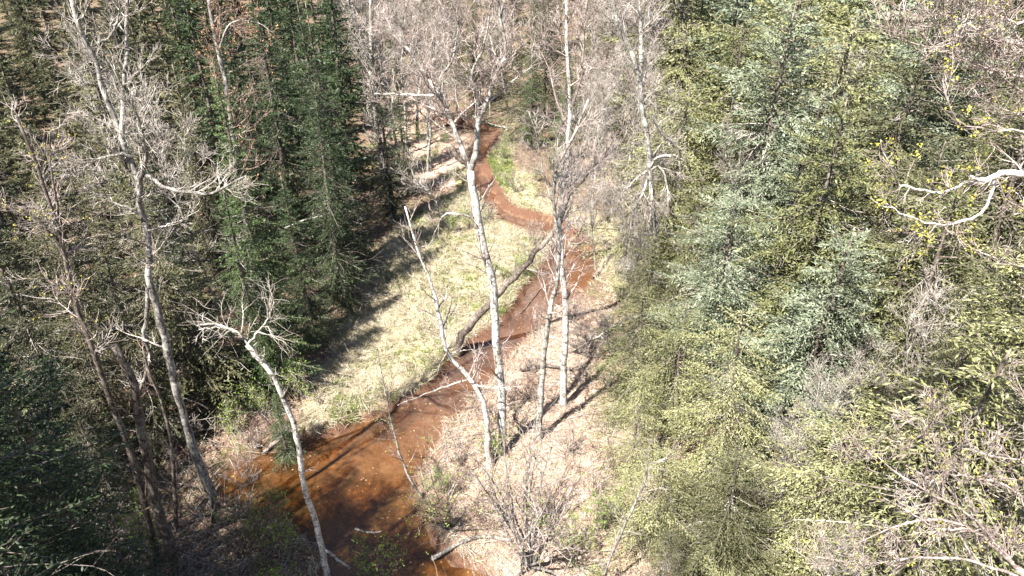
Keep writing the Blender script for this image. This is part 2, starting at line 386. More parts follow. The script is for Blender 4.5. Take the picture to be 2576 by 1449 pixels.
def conifer_meshes(h, Rad, kind, lod, nb, seed, base=.08, shape=.85, name='spruce'):
    g = np.random.default_rng(seed); QS = []; W_ = Tubes(); D_ = Tubes()
    leanx, leany = g.normal(0, .012, 2) * h
    def tk(z): q = (z / h) ** 1.5; return np.array([leanx * q, leany * q, z])
    zs = np.linspace(0, h, 14); W_.add([tk(z) for z in zs], .011 * h * (1 - zs / h) ** .8 + .012, 8)
    sect = g.random(8) * .5 + .62
    gaps = [(g.uniform(.1, .8), g.uniform(0, 6.28)) for _ in range(5)]
    for k in range(nb):
        f = 1 - (1 - (k + g.random()) / nb) ** .80          # 0 bottom .. 1 top
        z = h * (base + (1 - base) * f * .985)
        az = k * 2.39996 + g.normal(0, .25)
        if any(abs(f - a_) < .07 and abs((az - b_ + 3.14) % 6.283 - 3.14) < .55 for a_, b_ in gaps): continue
        prof = (1 - f) ** shape
        if f < .15: prof *= .65 + f * 2.3
        s8 = sect[int((az % (2 * np.pi)) / (2 * np.pi) * 8) % 8]
        L = max(.22, Rad * prof * s8 * g.uniform(.5, 1.25) + .1)
        el = R(-14 + 50 * f ** 2.0) + g.normal(0, .17)
        if kind == 'cedar': el += .15
        key = min(LENS, key=lambda q: abs(q - L)); Q, A = TPL[(kind, lod)][key][g.integers(3)]
        sc = L / key; rl = g.normal(0, .22)
        QS.append(xform(Q, tk(z), az, el, sc, rl))
        B = xform(A, tk(z), az, el, sc, rl); W_.add(B, np.linspace(.010 + .010 * L, .004, 5), 3)
    # dead inner and lower twigs
    for k in range(int(nb * .55)):
        f = g.random() ** 1.4 * .8; z = h * (.02 + f * .9); az = g.random() * 6.283
        L = (Rad * (1 - f) ** .8) * g.uniform(.4, 1.15) + .1; el = g.normal(-.1, .35)
        d = np.array([math.cos(az) * math.cos(el), math.sin(az) * math.cos(el), math.sin(el)])
        P = [tk(z)]
        for _ in range(4): d = nrm(d + g.normal(0, .16, 3)); P.append(P[-1] + d * L / 4)
        P = np.array(P); D_.add(P, np.linspace(.014, .005, 5), 3)
        for q in range(4):
            i0 = g.integers(1, 5); dd = nrm(d + g.normal(0, .6, 3)); l2 = L * g.uniform(.15, .4)
            D_.add([P[i0], P[i0] + dd * l2 * .5 + g.normal(0, .02, 3), P[i0] + dd * l2 + [0, 0, -.03]], [.007, .006, .004], 3)
    cr = quads_mesh(name + '_crown', np.concatenate(QS)); tr = W_.mesh(name + '_trunk'); dt = D_.mesh(name + '_dead_twigs')
    cr.materials.append(M_SPRUCE); tr.materials.append(B_DARK); dt.materials.append(B_DEAD)
    return dict(h=h, crown=cr, trunk=tr, dead=dt)
CON = {
 's': [conifer_meshes(12, 2.5, 'spruce', 0, 190, 1), conifer_meshes(12, 2.1, 'spruce', 0, 180, 2), conifer_meshes(12, 2.8, 'spruce', 0, 170, 3, .04, .7)],
 'c': [conifer_meshes(9, 2.9, 'cedar', 0, 150, 4, .04, .34, 'cedar'), conifer_meshes(10, 2.6, 'cedar', 0, 150, 5, .05, .38, 'cedar'), conifer_meshes(8, 3.0, 'cedar', 0, 135, 6, .03, .40, 'cedar')],
 'n': [conifer_meshes(7.5, 2.3, 'spruce', 2, 110, 21, .05, .4)],
 'm': [conifer_meshes(7.5, 2.4, 'cedar', 2, 110, 22, .05, .36, 'cedar')],

 'f': [conifer_meshes(9, 3.0, 'spruce', 0, 150, 14, .04, .38), conifer_meshes(10, 2.8, 'spruce', 0, 150, 15, .04, .42)],
 'q': [conifer_meshes(16, 3.3, 'spruce', 2, 120, 31, .05, .5)],
 'F': [conifer_meshes(10, 3.0, 'spruce', 1, 150, 16, .04, .42)],
 'S': [conifer_meshes(13, 2.5, 'spruce', 1, 150, 7), conifer_meshes(13, 2.1, 'spruce', 1, 140, 8, .1, .8)],
 'C': [conifer_meshes(10, 2.9, 'cedar', 1, 150, 9, .06, .36, 'cedar'), conifer_meshes(11, 2.7, 'cedar', 1, 150, 10, .08, .42, 'cedar')],
}
PLACED = []
def conifer(x, y, h, form, mat, label, group=None, wide=1.0, var=None, cat=None, dead=True):
    lst = CON[form]; v = lst[rng.integers(len(lst)) if var is None else var % len(lst)]
    
    dcam = math.hypot(x, y * CP + (H - h * .7) * SP)
    if dcam < 19.5 and x > 3: form = 'm' if form in 'cC' else 'n'
    if dcam < 16 and x < 0 and form in 'sS': form = 'q'
    lst = CON[form]; v = lst[rng.integers(len(lst)) if var is None else var % len(lst)]
    nm = 'cedar_tree' if form in 'cCm' else 'spruce_tree'
    root = bpy.data.objects.new(nm, None); COL.objects.link(root)
    s = h / v['h']; root.location = (x, y, gz(x, y) - .1); root.scale = (s * wide, s * wide, s)
    root.rotation_euler = (rng.normal(0, .02), rng.normal(0, .02), rng.random() * 6.283)
    tag(root, label, cat or ('cedar tree' if form in 'cCm' else 'spruce tree'), group)
    o = link('trunk', v['trunk'], None, root); c = link('crown', v['crown'], None, root)
    c.material_slots[0].link = 'OBJECT'; c.material_slots[0].material = FOL[mat]
    if dead:
        d_ = link('dead_twigs', v['dead'], None, root)
        if mat == 's': d_.material_slots[0].link = 'OBJECT'; d_.material_slots[0].material = B_DARK
    PLACED.append((x, y, h)); return root

# named conifers: x, y, height, form, needles, width factor, variant, label
NC = [
 (-8.6, 33.5, 14.0, 's', 's', 1.0, 0, 'tall dark spruce whose shadow crosses the far end of the clearing'),
 (-10.2, 23.8, 9.6, 's', 'l', 1.15, 2, 'bright sunlit spruce with a pointed top left of the clearing'),
 (-11.6, 29.0, 12.5, 's', 'l', 1.0, 1, 'green spruce between the sunlit pointed spruce and the tallest one'),
 (-7.0, 39.5, 11.5, 's', 's', .8, 1, 'slim spruce just behind the tall dark one, dead twigs at its foot'),
 (-12.2, 36.5, 15.5, 's', 's', .95, 0, 'tall shaded spruce behind the leafless tree with reddish twigs'),
 (-13.5, 25.5, 12.0, 's', 's', .9, 1, 'narrow dark spruce behind the pale forked tree'),
 (-16.0, 22.0, 9.0, 'c', 'k', .75, 0, 'olive cedar filling the gap behind the pale forked tree'),
 (-10.0, 11.5, 14.0, 's', 's', 1.0, 2, 'deeply shaded spruce in the bottom left corner with few lit tips'),
 (-13.2, 17.0, 6.0, 'c', 'k', .85, 1, 'low olive cedar at the left edge above the shaded spruce'),
 (-8.6, 20.4, 4.0, 's', 'l', 1.2, 2, 'low bushy spruce on the bank below the broken leaning trunk'),
 (1.4, 51.5, 8.5, 's', 'l', 1.0, 0, 'green spruce standing right of the far end of the creek'),
 (3.4, 48.5, 7.0, 's', 'l', 1.1, 2, 'smaller green spruce nearer than its taller twin right of the far creek'),
 (-3.2, 61.5, 9.5, 's', 'o', 1.0, 1, 'dense olive spruce above the dark cut bank at the far bend'),
 (-.6, 64.0, 11.0, 'c', 'o', 1.0, 1, 'tall olive cedar behind the far bend of the creek'),
 (6.2, 21.5, 6.0, 'c', 'c', 1.1, 2, 'low yellow green cedar reaching over the pink bank'),
 (7.2, 18.0, 8.0, 'c', 'c', 1.0, 0, 'yellow green cedar with dead grey sticks nearest the leafy shrub'),
 (8.2, 24.5, 9.0, 'f', 'b', 1.15, 2, 'broad frosted blue green spruce in the middle of the right bank'),
 (10.3, 20.3, 9.5, 'f', 'b', 1.1, 0, 'blue green spruce standing over the dark hollow'),
 (7.8, 29.0, 8.0, 'c', 'c', 1.1, 1, 'yellow green cedar behind the hanging dead branches'),
 (11.6, 27.5, 12.0, 'f', 'b', 1.0, 1, 'tall pale blue green spruce right of the hanging dead branches'),
 (6.4, 14.6, 5.5, 'f', 'o', 1.2, 2, 'low spruce with browned twigs at the bottom edge'),
 (9.3, 15.0, 7.0, 'c', 'c', 1.1, 2, 'cedar below the dark hollow tangled in grey twigs'),
 (12.4, 16.4, 8.0, 'f', 'o', 1.1, 0, 'olive spruce behind the budding branches at lower right'),
 (14.0, 22.5, 11.5, 'c', 'o', 1.1, 0, 'tall olive cedar behind the pale curved limb'),
 (11.0, 36.0, 12.5, 'c', 'c', 1.2, 0, 'yellowish cedar standing right of the big lichen grey tree'),
 (16.0, 30.0, 14.0, 'f', 'o', 1.1, 2, 'tall dark olive spruce high on the right slope'),
 (15.2, 39.0, 14.5, 'c', 'c', 1.2, 1, 'bright yellow green cedar at the top right of centre'),
 (9.8, 43.0, 11.0, 'c', 'c', 1.1, 2, 'yellow green cedar behind the big lichen grey tree'),
 (20.5, 36.0, 15.0, 'f', 'b', 1.1, 0, 'tall greyish spruce near the upper right corner'),
 (19.0, 25.0, 13.0, 'c', 'o', 1.2, 2, 'olive cedar near the right edge behind the bud bearing branches'),
 (4.3, 19.0, 5.0, 'c', 'c', 1.25, 1, 'pale yellow green cedar nearest the bases of the two pale trunks'),
 (4.5, 16.0, 4.6, 'c', 'c', 1.25, 2, 'pale cedar just above the slanting dead pole'),
 (3.6, 45.2, 8.5, 's', 'l', 1.1, 1, 'spruce behind the twiggy top of the leaning trunk'),
 (6.4, 50.5, 10, 's', 'o', 1.2, 0, 'olive spruce between the straight aspen and the lichen grey tree'),
 (2.6, 57.0, 11, 'c', 'o', 1.2, 2, 'olive cedar at the top behind the straight aspen'),
 (7.6, 56.0, 12, 'c', 'o', 1.2, 1, 'olive cedar behind the top of the big lichen grey tree'),
 (7.4, 37.4, 6.5, 's', 'o', 1.3, 2, 'low spruce behind the foot of the big lichen grey tree'),
 (-5.5, 68, 13, 'c', 'o', 1.2, 0, 'cedar between the limbs of the central forked tree at the top'),
 (5.0, 22.6, 6.0, 'c', 'c', 1.2, 0, 'pale cedar above the ends of the two long trunk shadows'),
 (5.7, 26.2, 6.5, 'c', 'c', 1.2, 1, 'yellow green cedar under the white branchy log'),
 (4.4, 13.4, 3.8, 'c', 'o', 1.3, 1, 'low cedar right of the leafy shrub at the bottom edge'),
 (-8.4, 30.4, 11.0, 's', 's', 1.0, 2, 'dark spruce skirting the clearing in front of the tallest one'),
 (-9.0, 27.0, 8.5, 's', 's', 1.1, 0, 'shaded spruce at the clearing edge behind the sunlit pointed one'),
 (-9.6, 36.2, 13.5, 's', 's', 1.0, 1, 'tall spruce close behind the tallest dark one'),
 (-6.8, 43.5, 9.0, 's', 's', 1.0, 0, 'dark spruce behind the arching dead branches'),
 (5.6, 11.8, 4.2, 'c', 'c', 1.2, 0, 'small cedar cut by the bottom edge beside the slanting dead pole'),
]
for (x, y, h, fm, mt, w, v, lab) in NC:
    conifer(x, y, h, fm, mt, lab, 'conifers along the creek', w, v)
# trees out of the picture that shade the lower left
for x, y, h, lab in ((-9.6, 7.6, 18, 'tallest'), (-8.0, 5.2, 18, 'straightest'), (-11.4, 10.0, 18.5, 'broadest'), (-13.2, 9.2, 18.5, 'second row'), (-12.6, 11.6, 15.5, 'half hidden'), (-6.4, 3.4, 18, 'nearest'),
   (-11.2, 6.2, 18, 'densest'), (-15.8, 9.8, 18, 'outer'), (-14.6, 13.2, 12.5, 'shorter'), (-18.5, 15.0, 15, 'farthest'), (-9.9, 9.4, 15.5, 'youngest'), (-10.8, 8.2, 19, 'thickest')):
    conifer(x, y, h, 'q', 's', lab + ' of the tall spruces that shade the lower left corner and the pool', 'spruces shading the lower left', 1.22)
LEFTW = dict(s=(.45, 'dark green spruce standing in the crowded shaded stand left of the clearing'), o=(.55, 'olive brown fir among the crowded stand at the upper left'))
def try_place(x, y, dmin):
    for (a, b, _) in PLACED:
        if (a - x) ** 2 + (b - y) ** 2 < dmin * dmin: return False
    return True
def visible(x, y, h, pad=260):
    q = to_px((x, y, h * .6)); r_ = to_px((x, y, h))
    return y > 2 and -pad < q[0] < 2576 + pad and r_[1] < 1500 and to_px((x, y, h))[1] > -900 and to_px((x, y, 0))[1] > -60
cnt = 0
for k in range(6000):
    y = rng.uniform(12, 75); x = rng.uniform(-48, -9.5 - .02 * (y - 30))
    if x > -13 and y < 22: continue
    if y > 44: x -= 1.5
    h = rng.uniform(9, 15)
    if not visible(x, y, h) or not try_place(x, y, 2.2 + .025 * (y - 12)): continue
    blob = vnoise(x, y, .12)
    far = y > 34 or x < -22
    X_ = to_px((x, y, h * .6))[0]
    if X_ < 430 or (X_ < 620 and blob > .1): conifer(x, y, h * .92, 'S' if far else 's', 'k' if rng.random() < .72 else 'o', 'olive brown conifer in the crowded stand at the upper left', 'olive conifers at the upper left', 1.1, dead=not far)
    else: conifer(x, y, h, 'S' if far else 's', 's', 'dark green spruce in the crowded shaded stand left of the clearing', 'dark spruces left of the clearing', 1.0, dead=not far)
    cnt += 1
    if cnt > 112: break
cr = 0
for k in range(6000):
    y = rng.uniform(11, 88); x = rng.uniform(5.5 + max(0, (y - 20)) * .16, 62)
    h = rng.uniform(8, 13) if y < 25 else rng.uniform(10, 15)
    if x < 9: h *= .7
    if not visible(x, y, h) or not try_place(x, y, 2.3 + .03 * (y - 12)) or math.hypot(x - 9.6, y - 17.6) < 2.3: continue
    far = y > 38; q = rng.random(); blob = vnoise(x, y, .15)
    if blob > -.05: mt, fm, lab, gr = ('c' if q < .78 else 'o'), 'c', 'yellow green cedar in the dense evergreen stand right of the creek', 'yellowish cedars right of the creek'
    else: mt, fm, lab, gr = ('b' if q < .65 else 'c'), 'f', 'grey green spruce in the dense evergreen stand right of the creek', 'grey green spruces right of the creek'
    conifer(x, y, h, fm.upper() if far else fm, mt, lab, gr, 1.25, dead=not far)
    cr += 1
    if cr > 140: break
cl = 0
for k in range(3000):
    y = rng.uniform(50, 135); x = rng.uniform(-95, -.17 * y - 4); h = rng.uniform(11, 15)
    if not visible(x, y, h) or not try_place(x, y, 4.6): continue
    ol = rng.random() < .5
    conifer(x, y, h, 'S', 'k' if ol else 's', 'olive brown conifer in the crowded stand at the upper left' if ol else 'dark green spruce in the crowded shaded stand left of the clearing', 'olive conifers at the upper left' if ol else 'dark spruces left of the clearing', 1.35, dead=False)
    cl += 1
    if cl > 64: break
cb = 0
for k in range(2000):
    y = rng.uniform(62, 125); x = rng.uniform(-30, 34); h = rng.uniform(9, 15)
    if not visible(x, y, h) or not try_place(x, y, 4.2): continue
    conifer(x, y, h, 'S' if rng.random() < .6 else 'C', 's' if rng.random() < .35 else 'o', 'distant evergreen showing between bare trees beyond the creek', 'evergreens beyond the creek', 1.0, dead=False)
    cb += 1
    if cb > 34: break
print('conifers', len(PLACED))

# ------------------------------------------------------------------ bare trees
def walk(g, p, d, L, n, wander, up):
    P = [p]; st = L / (n - 1)
    for _ in range(n - 1):
        d = d + g.normal(0, wander, 3); d[2] += up; d = d / np.linalg.norm(d); P.append(P[-1] + d * st)
    return np.array(P)
def side_dir(g, tan, ang):
    a = g.normal(0, 1, 3); a -= tan * (a @ tan); a /= np.linalg.norm(a) + 1e-9
    return tan * math.cos(ang) + a * math.sin(ang)
NP = {0: 9, 1: 7, 2: 5, 3: 4}
def sprout(T, tips, g, P, r, n, Lr, t0=.2, t1=1, up=.07, ang=(.55, 1.15), levels=2, wander=.14, rmin=.006, ratio=.5, kids=5, bias=None, lvl=0, shrink=.45):
    m = len(P); tt = np.sort(g.uniform(t0, t1, n))
    for t in tt:
        f = t * (m - 1); i = min(int(f), m - 2); q = P[i] + (P[i + 1] - P[i]) * (f - i)
        tan = P[i + 1] - P[i]; tan = tan / (np.linalg.norm(tan) + 1e-9)
        rr = np.interp(f, np.arange(m), r); d = side_dir(g, tan, g.uniform(*ang))
        if bias is not None: d = d + np.asarray(bias) * g.uniform(.3, 1); d = d / np.linalg.norm(d)
        L = g.uniform(*Lr) * (1 - shrink * t); npt = NP[min(lvl, 3)]
        B = walk(g, q, d, L, npt, wander, up)
        r0 = max(min(rr * ratio, .016 * L + .008), rmin); R_ = np.linspace(r0, max(rmin * .7, r0 * .22), npt)
        T.add(B, R_, 5 if r0 > .03 else 3)
        if levels > 0: sprout(T, tips, g, B, R_, kids, (Lr[0] * .42, Lr[1] * .55), .15, 1, up, (.35, .95), levels - 1, wander * 1.05, rmin, .7, max(3, kids - 1), None, lvl + 1, .4)
        if tips is not None: tips.append((B[-1], B[-1] - B[-2]))
def tip_leaves(tips, g, n, size, spread, frac=1.0, name='buds'):
    C, D = [], []
    for p, d in tips:
        if g.random() > frac: continue
        for _ in range(n): C.append(p + g.normal(0, spread, 3)); D.append(d * 6 + g.normal(0, .6, 3))
    if not C: return None
    C = np.array(C); D = np.array(D); k = len(C)
    return quads_mesh(name, kites(C, D, nrm(g.normal(0, 1, (k, 3)) + [0, 0, .6]), g.uniform(.7, 1.3, k) * size, g.uniform(.5, .8, k) * size))

def make_bare(h, seed, nb, twr, spread, kids=6, rmin=.011, levels=2, lean=.05):
    g = np.random.default_rng(seed); T = Tubes(); TW = Tubes(); tips = []
    P = walk(g, np.zeros(3), nrm(np.array([g.normal(0, lean), g.normal(0, lean), 1.0])), h, 12, .07, .03)
    r = np.linspace(.010 * h, .012, 12); T.add(P, r, 7)
    for k in range(2):      # forks
        i = g.integers(5, 9); d = side_dir(g, nrm(P[i + 1] - P[i]), .45); L = h * (1 - i / 12) * .95
        B = walk(g, P[i], d, L, 9, .10, .07); rb = np.linspace(r[i] * .7, .012, 9); T.add(B, rb, 6)
        sprout(TW, tips, g, B, rb, nb // 3, (h * .1, h * .2), .1, 1, .07, (.5, 1.1), levels, .2, rmin, .6, kids)
    sprout(TW, tips, g, P, r, nb, (h * .12, h * .26), .28, 1, .07, (.6, 1.2), levels, .2, rmin, .6, kids)
    a = T.mesh('bare_tree_trunk'); b = TW.mesh('bare_tree_branches'); a.materials.append(B_GREY); b.materials.append(B_PINK)
    return dict(h=h, trunk=a, crown=b)
BARE = [make_bare(13, 50 + i, 26, .2, 1, 6, .010) for i in range(5)]
BPL = []
def bare(x, y, h, label, group, tm=B_GREY, cm=B_PINK, var=None, tilt=(0, 0)):
    v = BARE[rng.integers(len(BARE)) if var is None else var]
    root = bpy.data.objects.new('bare_tree', None); COL.objects.link(root)
    root.location = (x, y, gz(x, y) - .1); s = h / v['h']; root.scale = (s, s, s)
    root.rotation_euler = (rng.normal(0, .04) + tilt[0], rng.normal(0, .04) + tilt[1], rng.random() * 6.283)
    tag(root, label, 'bare tree', group)
    a = link('trunk', v['trunk'], None, root); b = link('crown', v['crown'], None, root)
    for o, m_ in ((a, tm), (b, cm)): o.material_slots[0].link = 'OBJECT'; o.material_slots[0].material = m_
    BPL.append((x, y)); return root
k = 0
for _ in range(5000):
    y = 44 + 95 * rng.random() ** 1.1; x = rng.uniform(-.22, .22) * y * (1.0 if y < 60 else 1.15) + .5
    if y < 60 and sdf(np.array([[x, y]]), CREEK)[0] < 2.0: continue
    if y < 56 and -5 < x < 4.5: continue
    if any((a - x) ** 2 + (b - y) ** 2 < (1.5 + .010 * y) ** 2 for a, b in BPL): continue
    bare(x, y, rng.uniform(9, 14), 'slender grey bare tree in the leafless wood beyond the creek', 'bare trees beyond the creek', B_LICHEN if rng.random() < .3 else B_GREY, B_PINK if rng.random() < .75 else B_DEAD)
    k += 1
    if k > 118: break
NB = [(9.3, 17.6, 5.5, 'dead grey sapling standing inside the dark hollow'), (10.4, 18.4, 6.5, 'taller dead sapling at the back of the dark hollow'), (8.9, 16.6, 4.5, 'short dead sapling at the lower lip of the dark hollow'),
 (4.8, 38.5, 7, 'pinkish sapling behind the crown of the leaning dark trunk'), (6.2, 36.4, 6.5, 'pinkish sapling left of the hanging dead branches'), (3.6, 41.0, 8, 'slim bare tree between the straight aspen and the far spruces'), (5.6, 42.5, 9, 'slim bare tree close left of the big lichen grey tree at the top'), (8.6, 38.8, 8, 'bare tree just right of the big lichen grey tree'), (7.3, 44.5, 10, 'grey bare tree behind the fork of the big lichen grey tree'), (-1.8, 59.0, 8, 'bare tree over the cut bank at the far bend'), (-6.2, 53.0, 8, 'bare tree on the pink far bank'), (-4.6, 58.5, 9, 'bare tree left of the dark cut bank'), (2.9, 36.4, 5, 'small twiggy tree on the grass right of the far creek'),
 (-14.5, 30, 11, 'thin grey bare tree poking out of the dark spruces'), (-19, 33, 12, 'bare tree among olive firs near the top left'),
      (6.8, 40, 10, 'pinkish bare tree left of the big lichen grey tree'), (8.9, 48, 12, 'bare tree in front of the yellowish cedars at the top'),
      (5.4, 46, 9, 'small bare tree between the far spruces and the lichen grey tree'), (-5.8, 47, 10, 'bare tree beside the slim spruce at the far clearing edge'),
      (-7.5, 50, 12, 'leafless tree left of the far creek bend'), (14.5, 33.5, 11, 'bare tree buried in cedars on the right slope'),
      (6.0, 32.5, 7, 'small dead tree beside the hanging dead branches'), (4.6, 34.5, 6, 'short twiggy tree right of the wide creek pool'),
      (11.5, 13.5, 6.5, 'dead twiggy sapling in the lower right thicket'), (8.0, 12.2, 5.0, 'grey dead sapling at the bottom right of centre'),
      (13.5, 18.5, 8.0, 'dead grey tree in front of the dark hollow on the right'), (10.0, 32.0, 9, 'bare tree standing between blue green and yellow green crowns')]
for x, y, h, lab in NB: bare(x, y, h, lab, 'scattered bare trees', B_LICHEN, B_DEAD)

# ------------------------------------------------------------------ hero leafless trees, traced stems standing at their own distance
def smooth_poly(P, n):
    P = np.asarray(P, float); m = len(P)
    Q = np.vstack([2 * P[0] - P[1], P, 2 * P[-1] - P[-2]])
    s = np.concatenate([[0], np.cumsum(np.linalg.norm(np.diff(P, axis=0), axis=1))]); u = np.linspace(0, s[-1], n); out = []
    for v in u:
        i = min(max(np.searchsorted(s, v) - 1, 0), m - 2); t_ = (v - s[i]) / (s[i + 1] - s[i] + 1e-9)
        a, b, c_, d = Q[i], Q[i + 1], Q[i + 2], Q[i + 3]
        out.append(.5 * (2 * b + (c_ - a) * t_ + (2 * a - 5 * b + 4 * c_ - d) * t_ ** 2 + (3 * b - a - 3 * c_ + d) * t_ ** 3))
    return np.array(out)
def hero(name, label, cat, base_px, stems, seed, mat=B_LICHEN, tmat=B_DEAD, fwd=None, buds=None, root_loc=None, group=None):
    """stems: list of dict(p=[(X,Y)...], r=(r0,r1), dy=(depth offset start,end), kw for sprout or None)"""
    g = np.random.default_rng(seed)
    if fwd is None:
        b = gp(*base_px); fwd = b[1]; base = np.array([b[0], b[1], gz(b[0], b[1]) - .15])
    else: base = np.array(root_loc, float)
    root = bpy.data.objects.new(name, None); COL.objects.link(root); root.location = base
    tag(root, label, cat, group)
    TW = Tubes(); tips = []
    for k, s in enumerate(stems):
        n = s.get('n', 22 if k == 0 else 14); dy = s.get('dy', (0, 0)); m = len(s['p'])
        ys_ = fwd + np.linspace(dy[0], dy[1], m)
        P = np.array([fp(X, Y, yy) for (X, Y), yy in zip(s['p'], ys_)]) - base
        if s.get('ground'): P[0] = [P[0][0], P[0][1], 0 + gz(base[0] + P[0][0], base[1] + P[0][1]) - base[2] - .15]
        if s.get('extra'): P = np.vstack([np.array(s['extra']) - base, P])
        P = smooth_poly(P, n); P[1:-1] += g.normal(0, s.get('jit', .014), (n - 2, 3))
        r = s['r'][0] + (s['r'][1] - s['r'][0]) * np.linspace(0, 1, n) ** .9
        if s.get('ground'): r[0] *= 1.35
        r = r * g.uniform(.93, 1.08, n)
        T = Tubes(); T.add(P, r, 8 if s['r'][0] > .05 else 5)
        link('trunk' if k == 0 or s.get('ground') else 'limb', T.mesh('limb'), s.get('mat', mat), root)
        if s.get('tw'):
            for kw in (s['tw'] if isinstance(s['tw'], list) else [s['tw']]):
                sprout(TW, tips, g, P, r, **kw)
    if TW.g: tag(link('twigs', TW.mesh('twigs'), tmat, root), kind='stuff')
    if buds:
        bm_ = tip_leaves(tips, g, buds.get('n', 3), buds['size'], buds.get('spread', .04), buds.get('frac', .6), 'buds')
        if bm_: tag(link('buds', bm_, buds['mat'], root), kind='stuff')
    return root
tw = lambda n, L, **k: dict(n=n, Lr=L, **k)
# A pale forked tree on the left
hero('lichen_tree', 'tall pale forked tree with white lichen limbs against the dark spruces', 'bare tree', (545, 1325), [
 dict(p=[(545,1325),(540,1270),(515,1200),(470,1080),(432,930),(400,790),(374,715),(376,640),(370,580),(350,515),(352,462),(322,385),(304,335),(272,260),(238,150),(206,80),(176,-20)], r=(.17,.05), n=34, ground=True, dy=(0,1.0), tw=[tw(20,(.7,2.2),t0=.42,levels=2,kids=5,rmin=.006,wander=.15)]),
 dict(p=[(306,345),(308,270),(313,200),(318,90),(320,-20)], r=(.07,.04), dy=(.6,1.2), tw=tw(15,(.6,1.8),levels=2,rmin=.006,wander=.15)),
 dict(p=[(352,462),(368,385),(352,320),(330,250)], r=(.06,.02), dy=(.5,-.4), tw=tw(14,(.5,1.4),levels=2,rmin=.006,wander=.17)),
 dict(p=[(362,440),(385,450),(420,475),(480,483),(530,485),(620,442)], r=(.06,.018), dy=(.5,-.8), tw=tw(11,(.4,1.4),levels=2,rmin=.005,wander=.14)),
 dict(p=[(330,395),(300,388),(250,400),(215,418),(210,450)], r=(.05,.02), dy=(.6,.2), tw=tw(14,(.4,1.3),levels=2,rmin=.0055,wander=.17)),
 dict(p=[(245,110),(280,85),(300,30),(305,-20)], r=(.04,.015), dy=(.8,.8), tw=tw(6,(.4,1.1),levels=2,rmin=.0055,wander=.17)),
 dict(p=[(375,560),(335,530),(280,505),(210,470)], r=(.035,.012), dy=(.4,0), tw=tw(8,(.4,1.0),levels=1,rmin=.0055,wander=.17)),
 dict(p=[(372,720),(368,790),(365,850),(378,900),(350,990)], r=(.07,.05), dy=(.3,.5), tw=tw(7,(.4,1.2),levels=1,rmin=.0055)),
 dict(p=[(372,580),(440,560),(500,530)], r=(.03,.01), dy=(.4,-.5), tw=tw(6,(.3,.8),levels=1,rmin=.0055)),
], 101, B_MID)
hero('broken_trunk', 'thick dark trunk with a snapped top left of the pale forked tree', 'dead tree', (450, 1440), [
 dict(p=[(450,1440),(392,1270),(370,1150),(352,1050),(338,960),(312,915),(285,870)], r=(.19,.10), n=22, ground=True, tw=tw(8,(.4,1.4),t0=.3,levels=1)),
], 102, B_DARK, B_RED)  # dark bark stands in for the shade over this trunk
hero('thin_forked_tree', 'slim dark tree rising at the far left with yellow buds on top', 'bare tree', (400, 1420), [
 dict(p=[(400,1420),(335,1160),(290,1040),(240,900),(190,760),(165,650),(140,560),(112,470),(75,370),(40,290)], r=(.12,.03), n=28, ground=True, tw=tw(18,(.6,1.8),t0=.45,levels=2,rmin=.0055)),
 dict(p=[(165,650),(145,520),(130,440),(125,330)], r=(.04,.012), dy=(0,.5), tw=tw(10,(.5,1.3),levels=2,rmin=.0055)),
 dict(p=[(190,760),(120,705),(60,700)], r=(.03,.01), dy=(0,-.4), tw=tw(6,(.4,1.0),levels=1,rmin=.0055)),
 dict(p=[(150,610),(90,550),(0,525)], r=(.035,.012), dy=(0,-.4), tw=tw(8,(.4,1.0),levels=2,rmin=.0055)),
], 103, B_DARK, B_PINK, buds=dict(size=.045, n=4, frac=.10, mat=M_BUD))  # bark colour darkened here to carry the shade on the stem
hero('slender_stem', 'very thin straight dark stem between the broken trunk and forked tree', 'bare tree', (442, 1335), [
 dict(p=[(442,1335),(432,1130),(405,1010),(380,950),(360,880)], r=(.08,.03), n=18, ground=True, tw=tw(8,(.4,1.2),levels=1)),
], 104, B_DARK, B_RED)
hero('drooping_tree', 'leafless tree with arching reddish twigs among the dark spruces', 'bare tree', (645, 760), [
 dict(p=[(645,760),(615,520),(592,385),(582,300),(570,220),(550,130),(535,60),(522,-30)], r=(.16,.08), n=26, ground=True,
   tw=[tw(26,(1.2,3.0),t0=.30,up=.10,bias=(.9,-.2,-.5),levels=2,kids=5,rmin=.0075,wander=.16), tw(9,(.6,1.4),t0=.5,levels=2,rmin=.0065)]),
 dict(p=[(548,130),(580,60),(640,55),(690,85)], r=(.05,.015), dy=(0,-1), tw=tw(8,(.5,1.6),levels=2,rmin=.0065,bias=(.3,0,-.3))),
], 105, B_GREY, B_RED, buds=dict(size=.09, n=2, frac=.3, mat=M_BUDR))
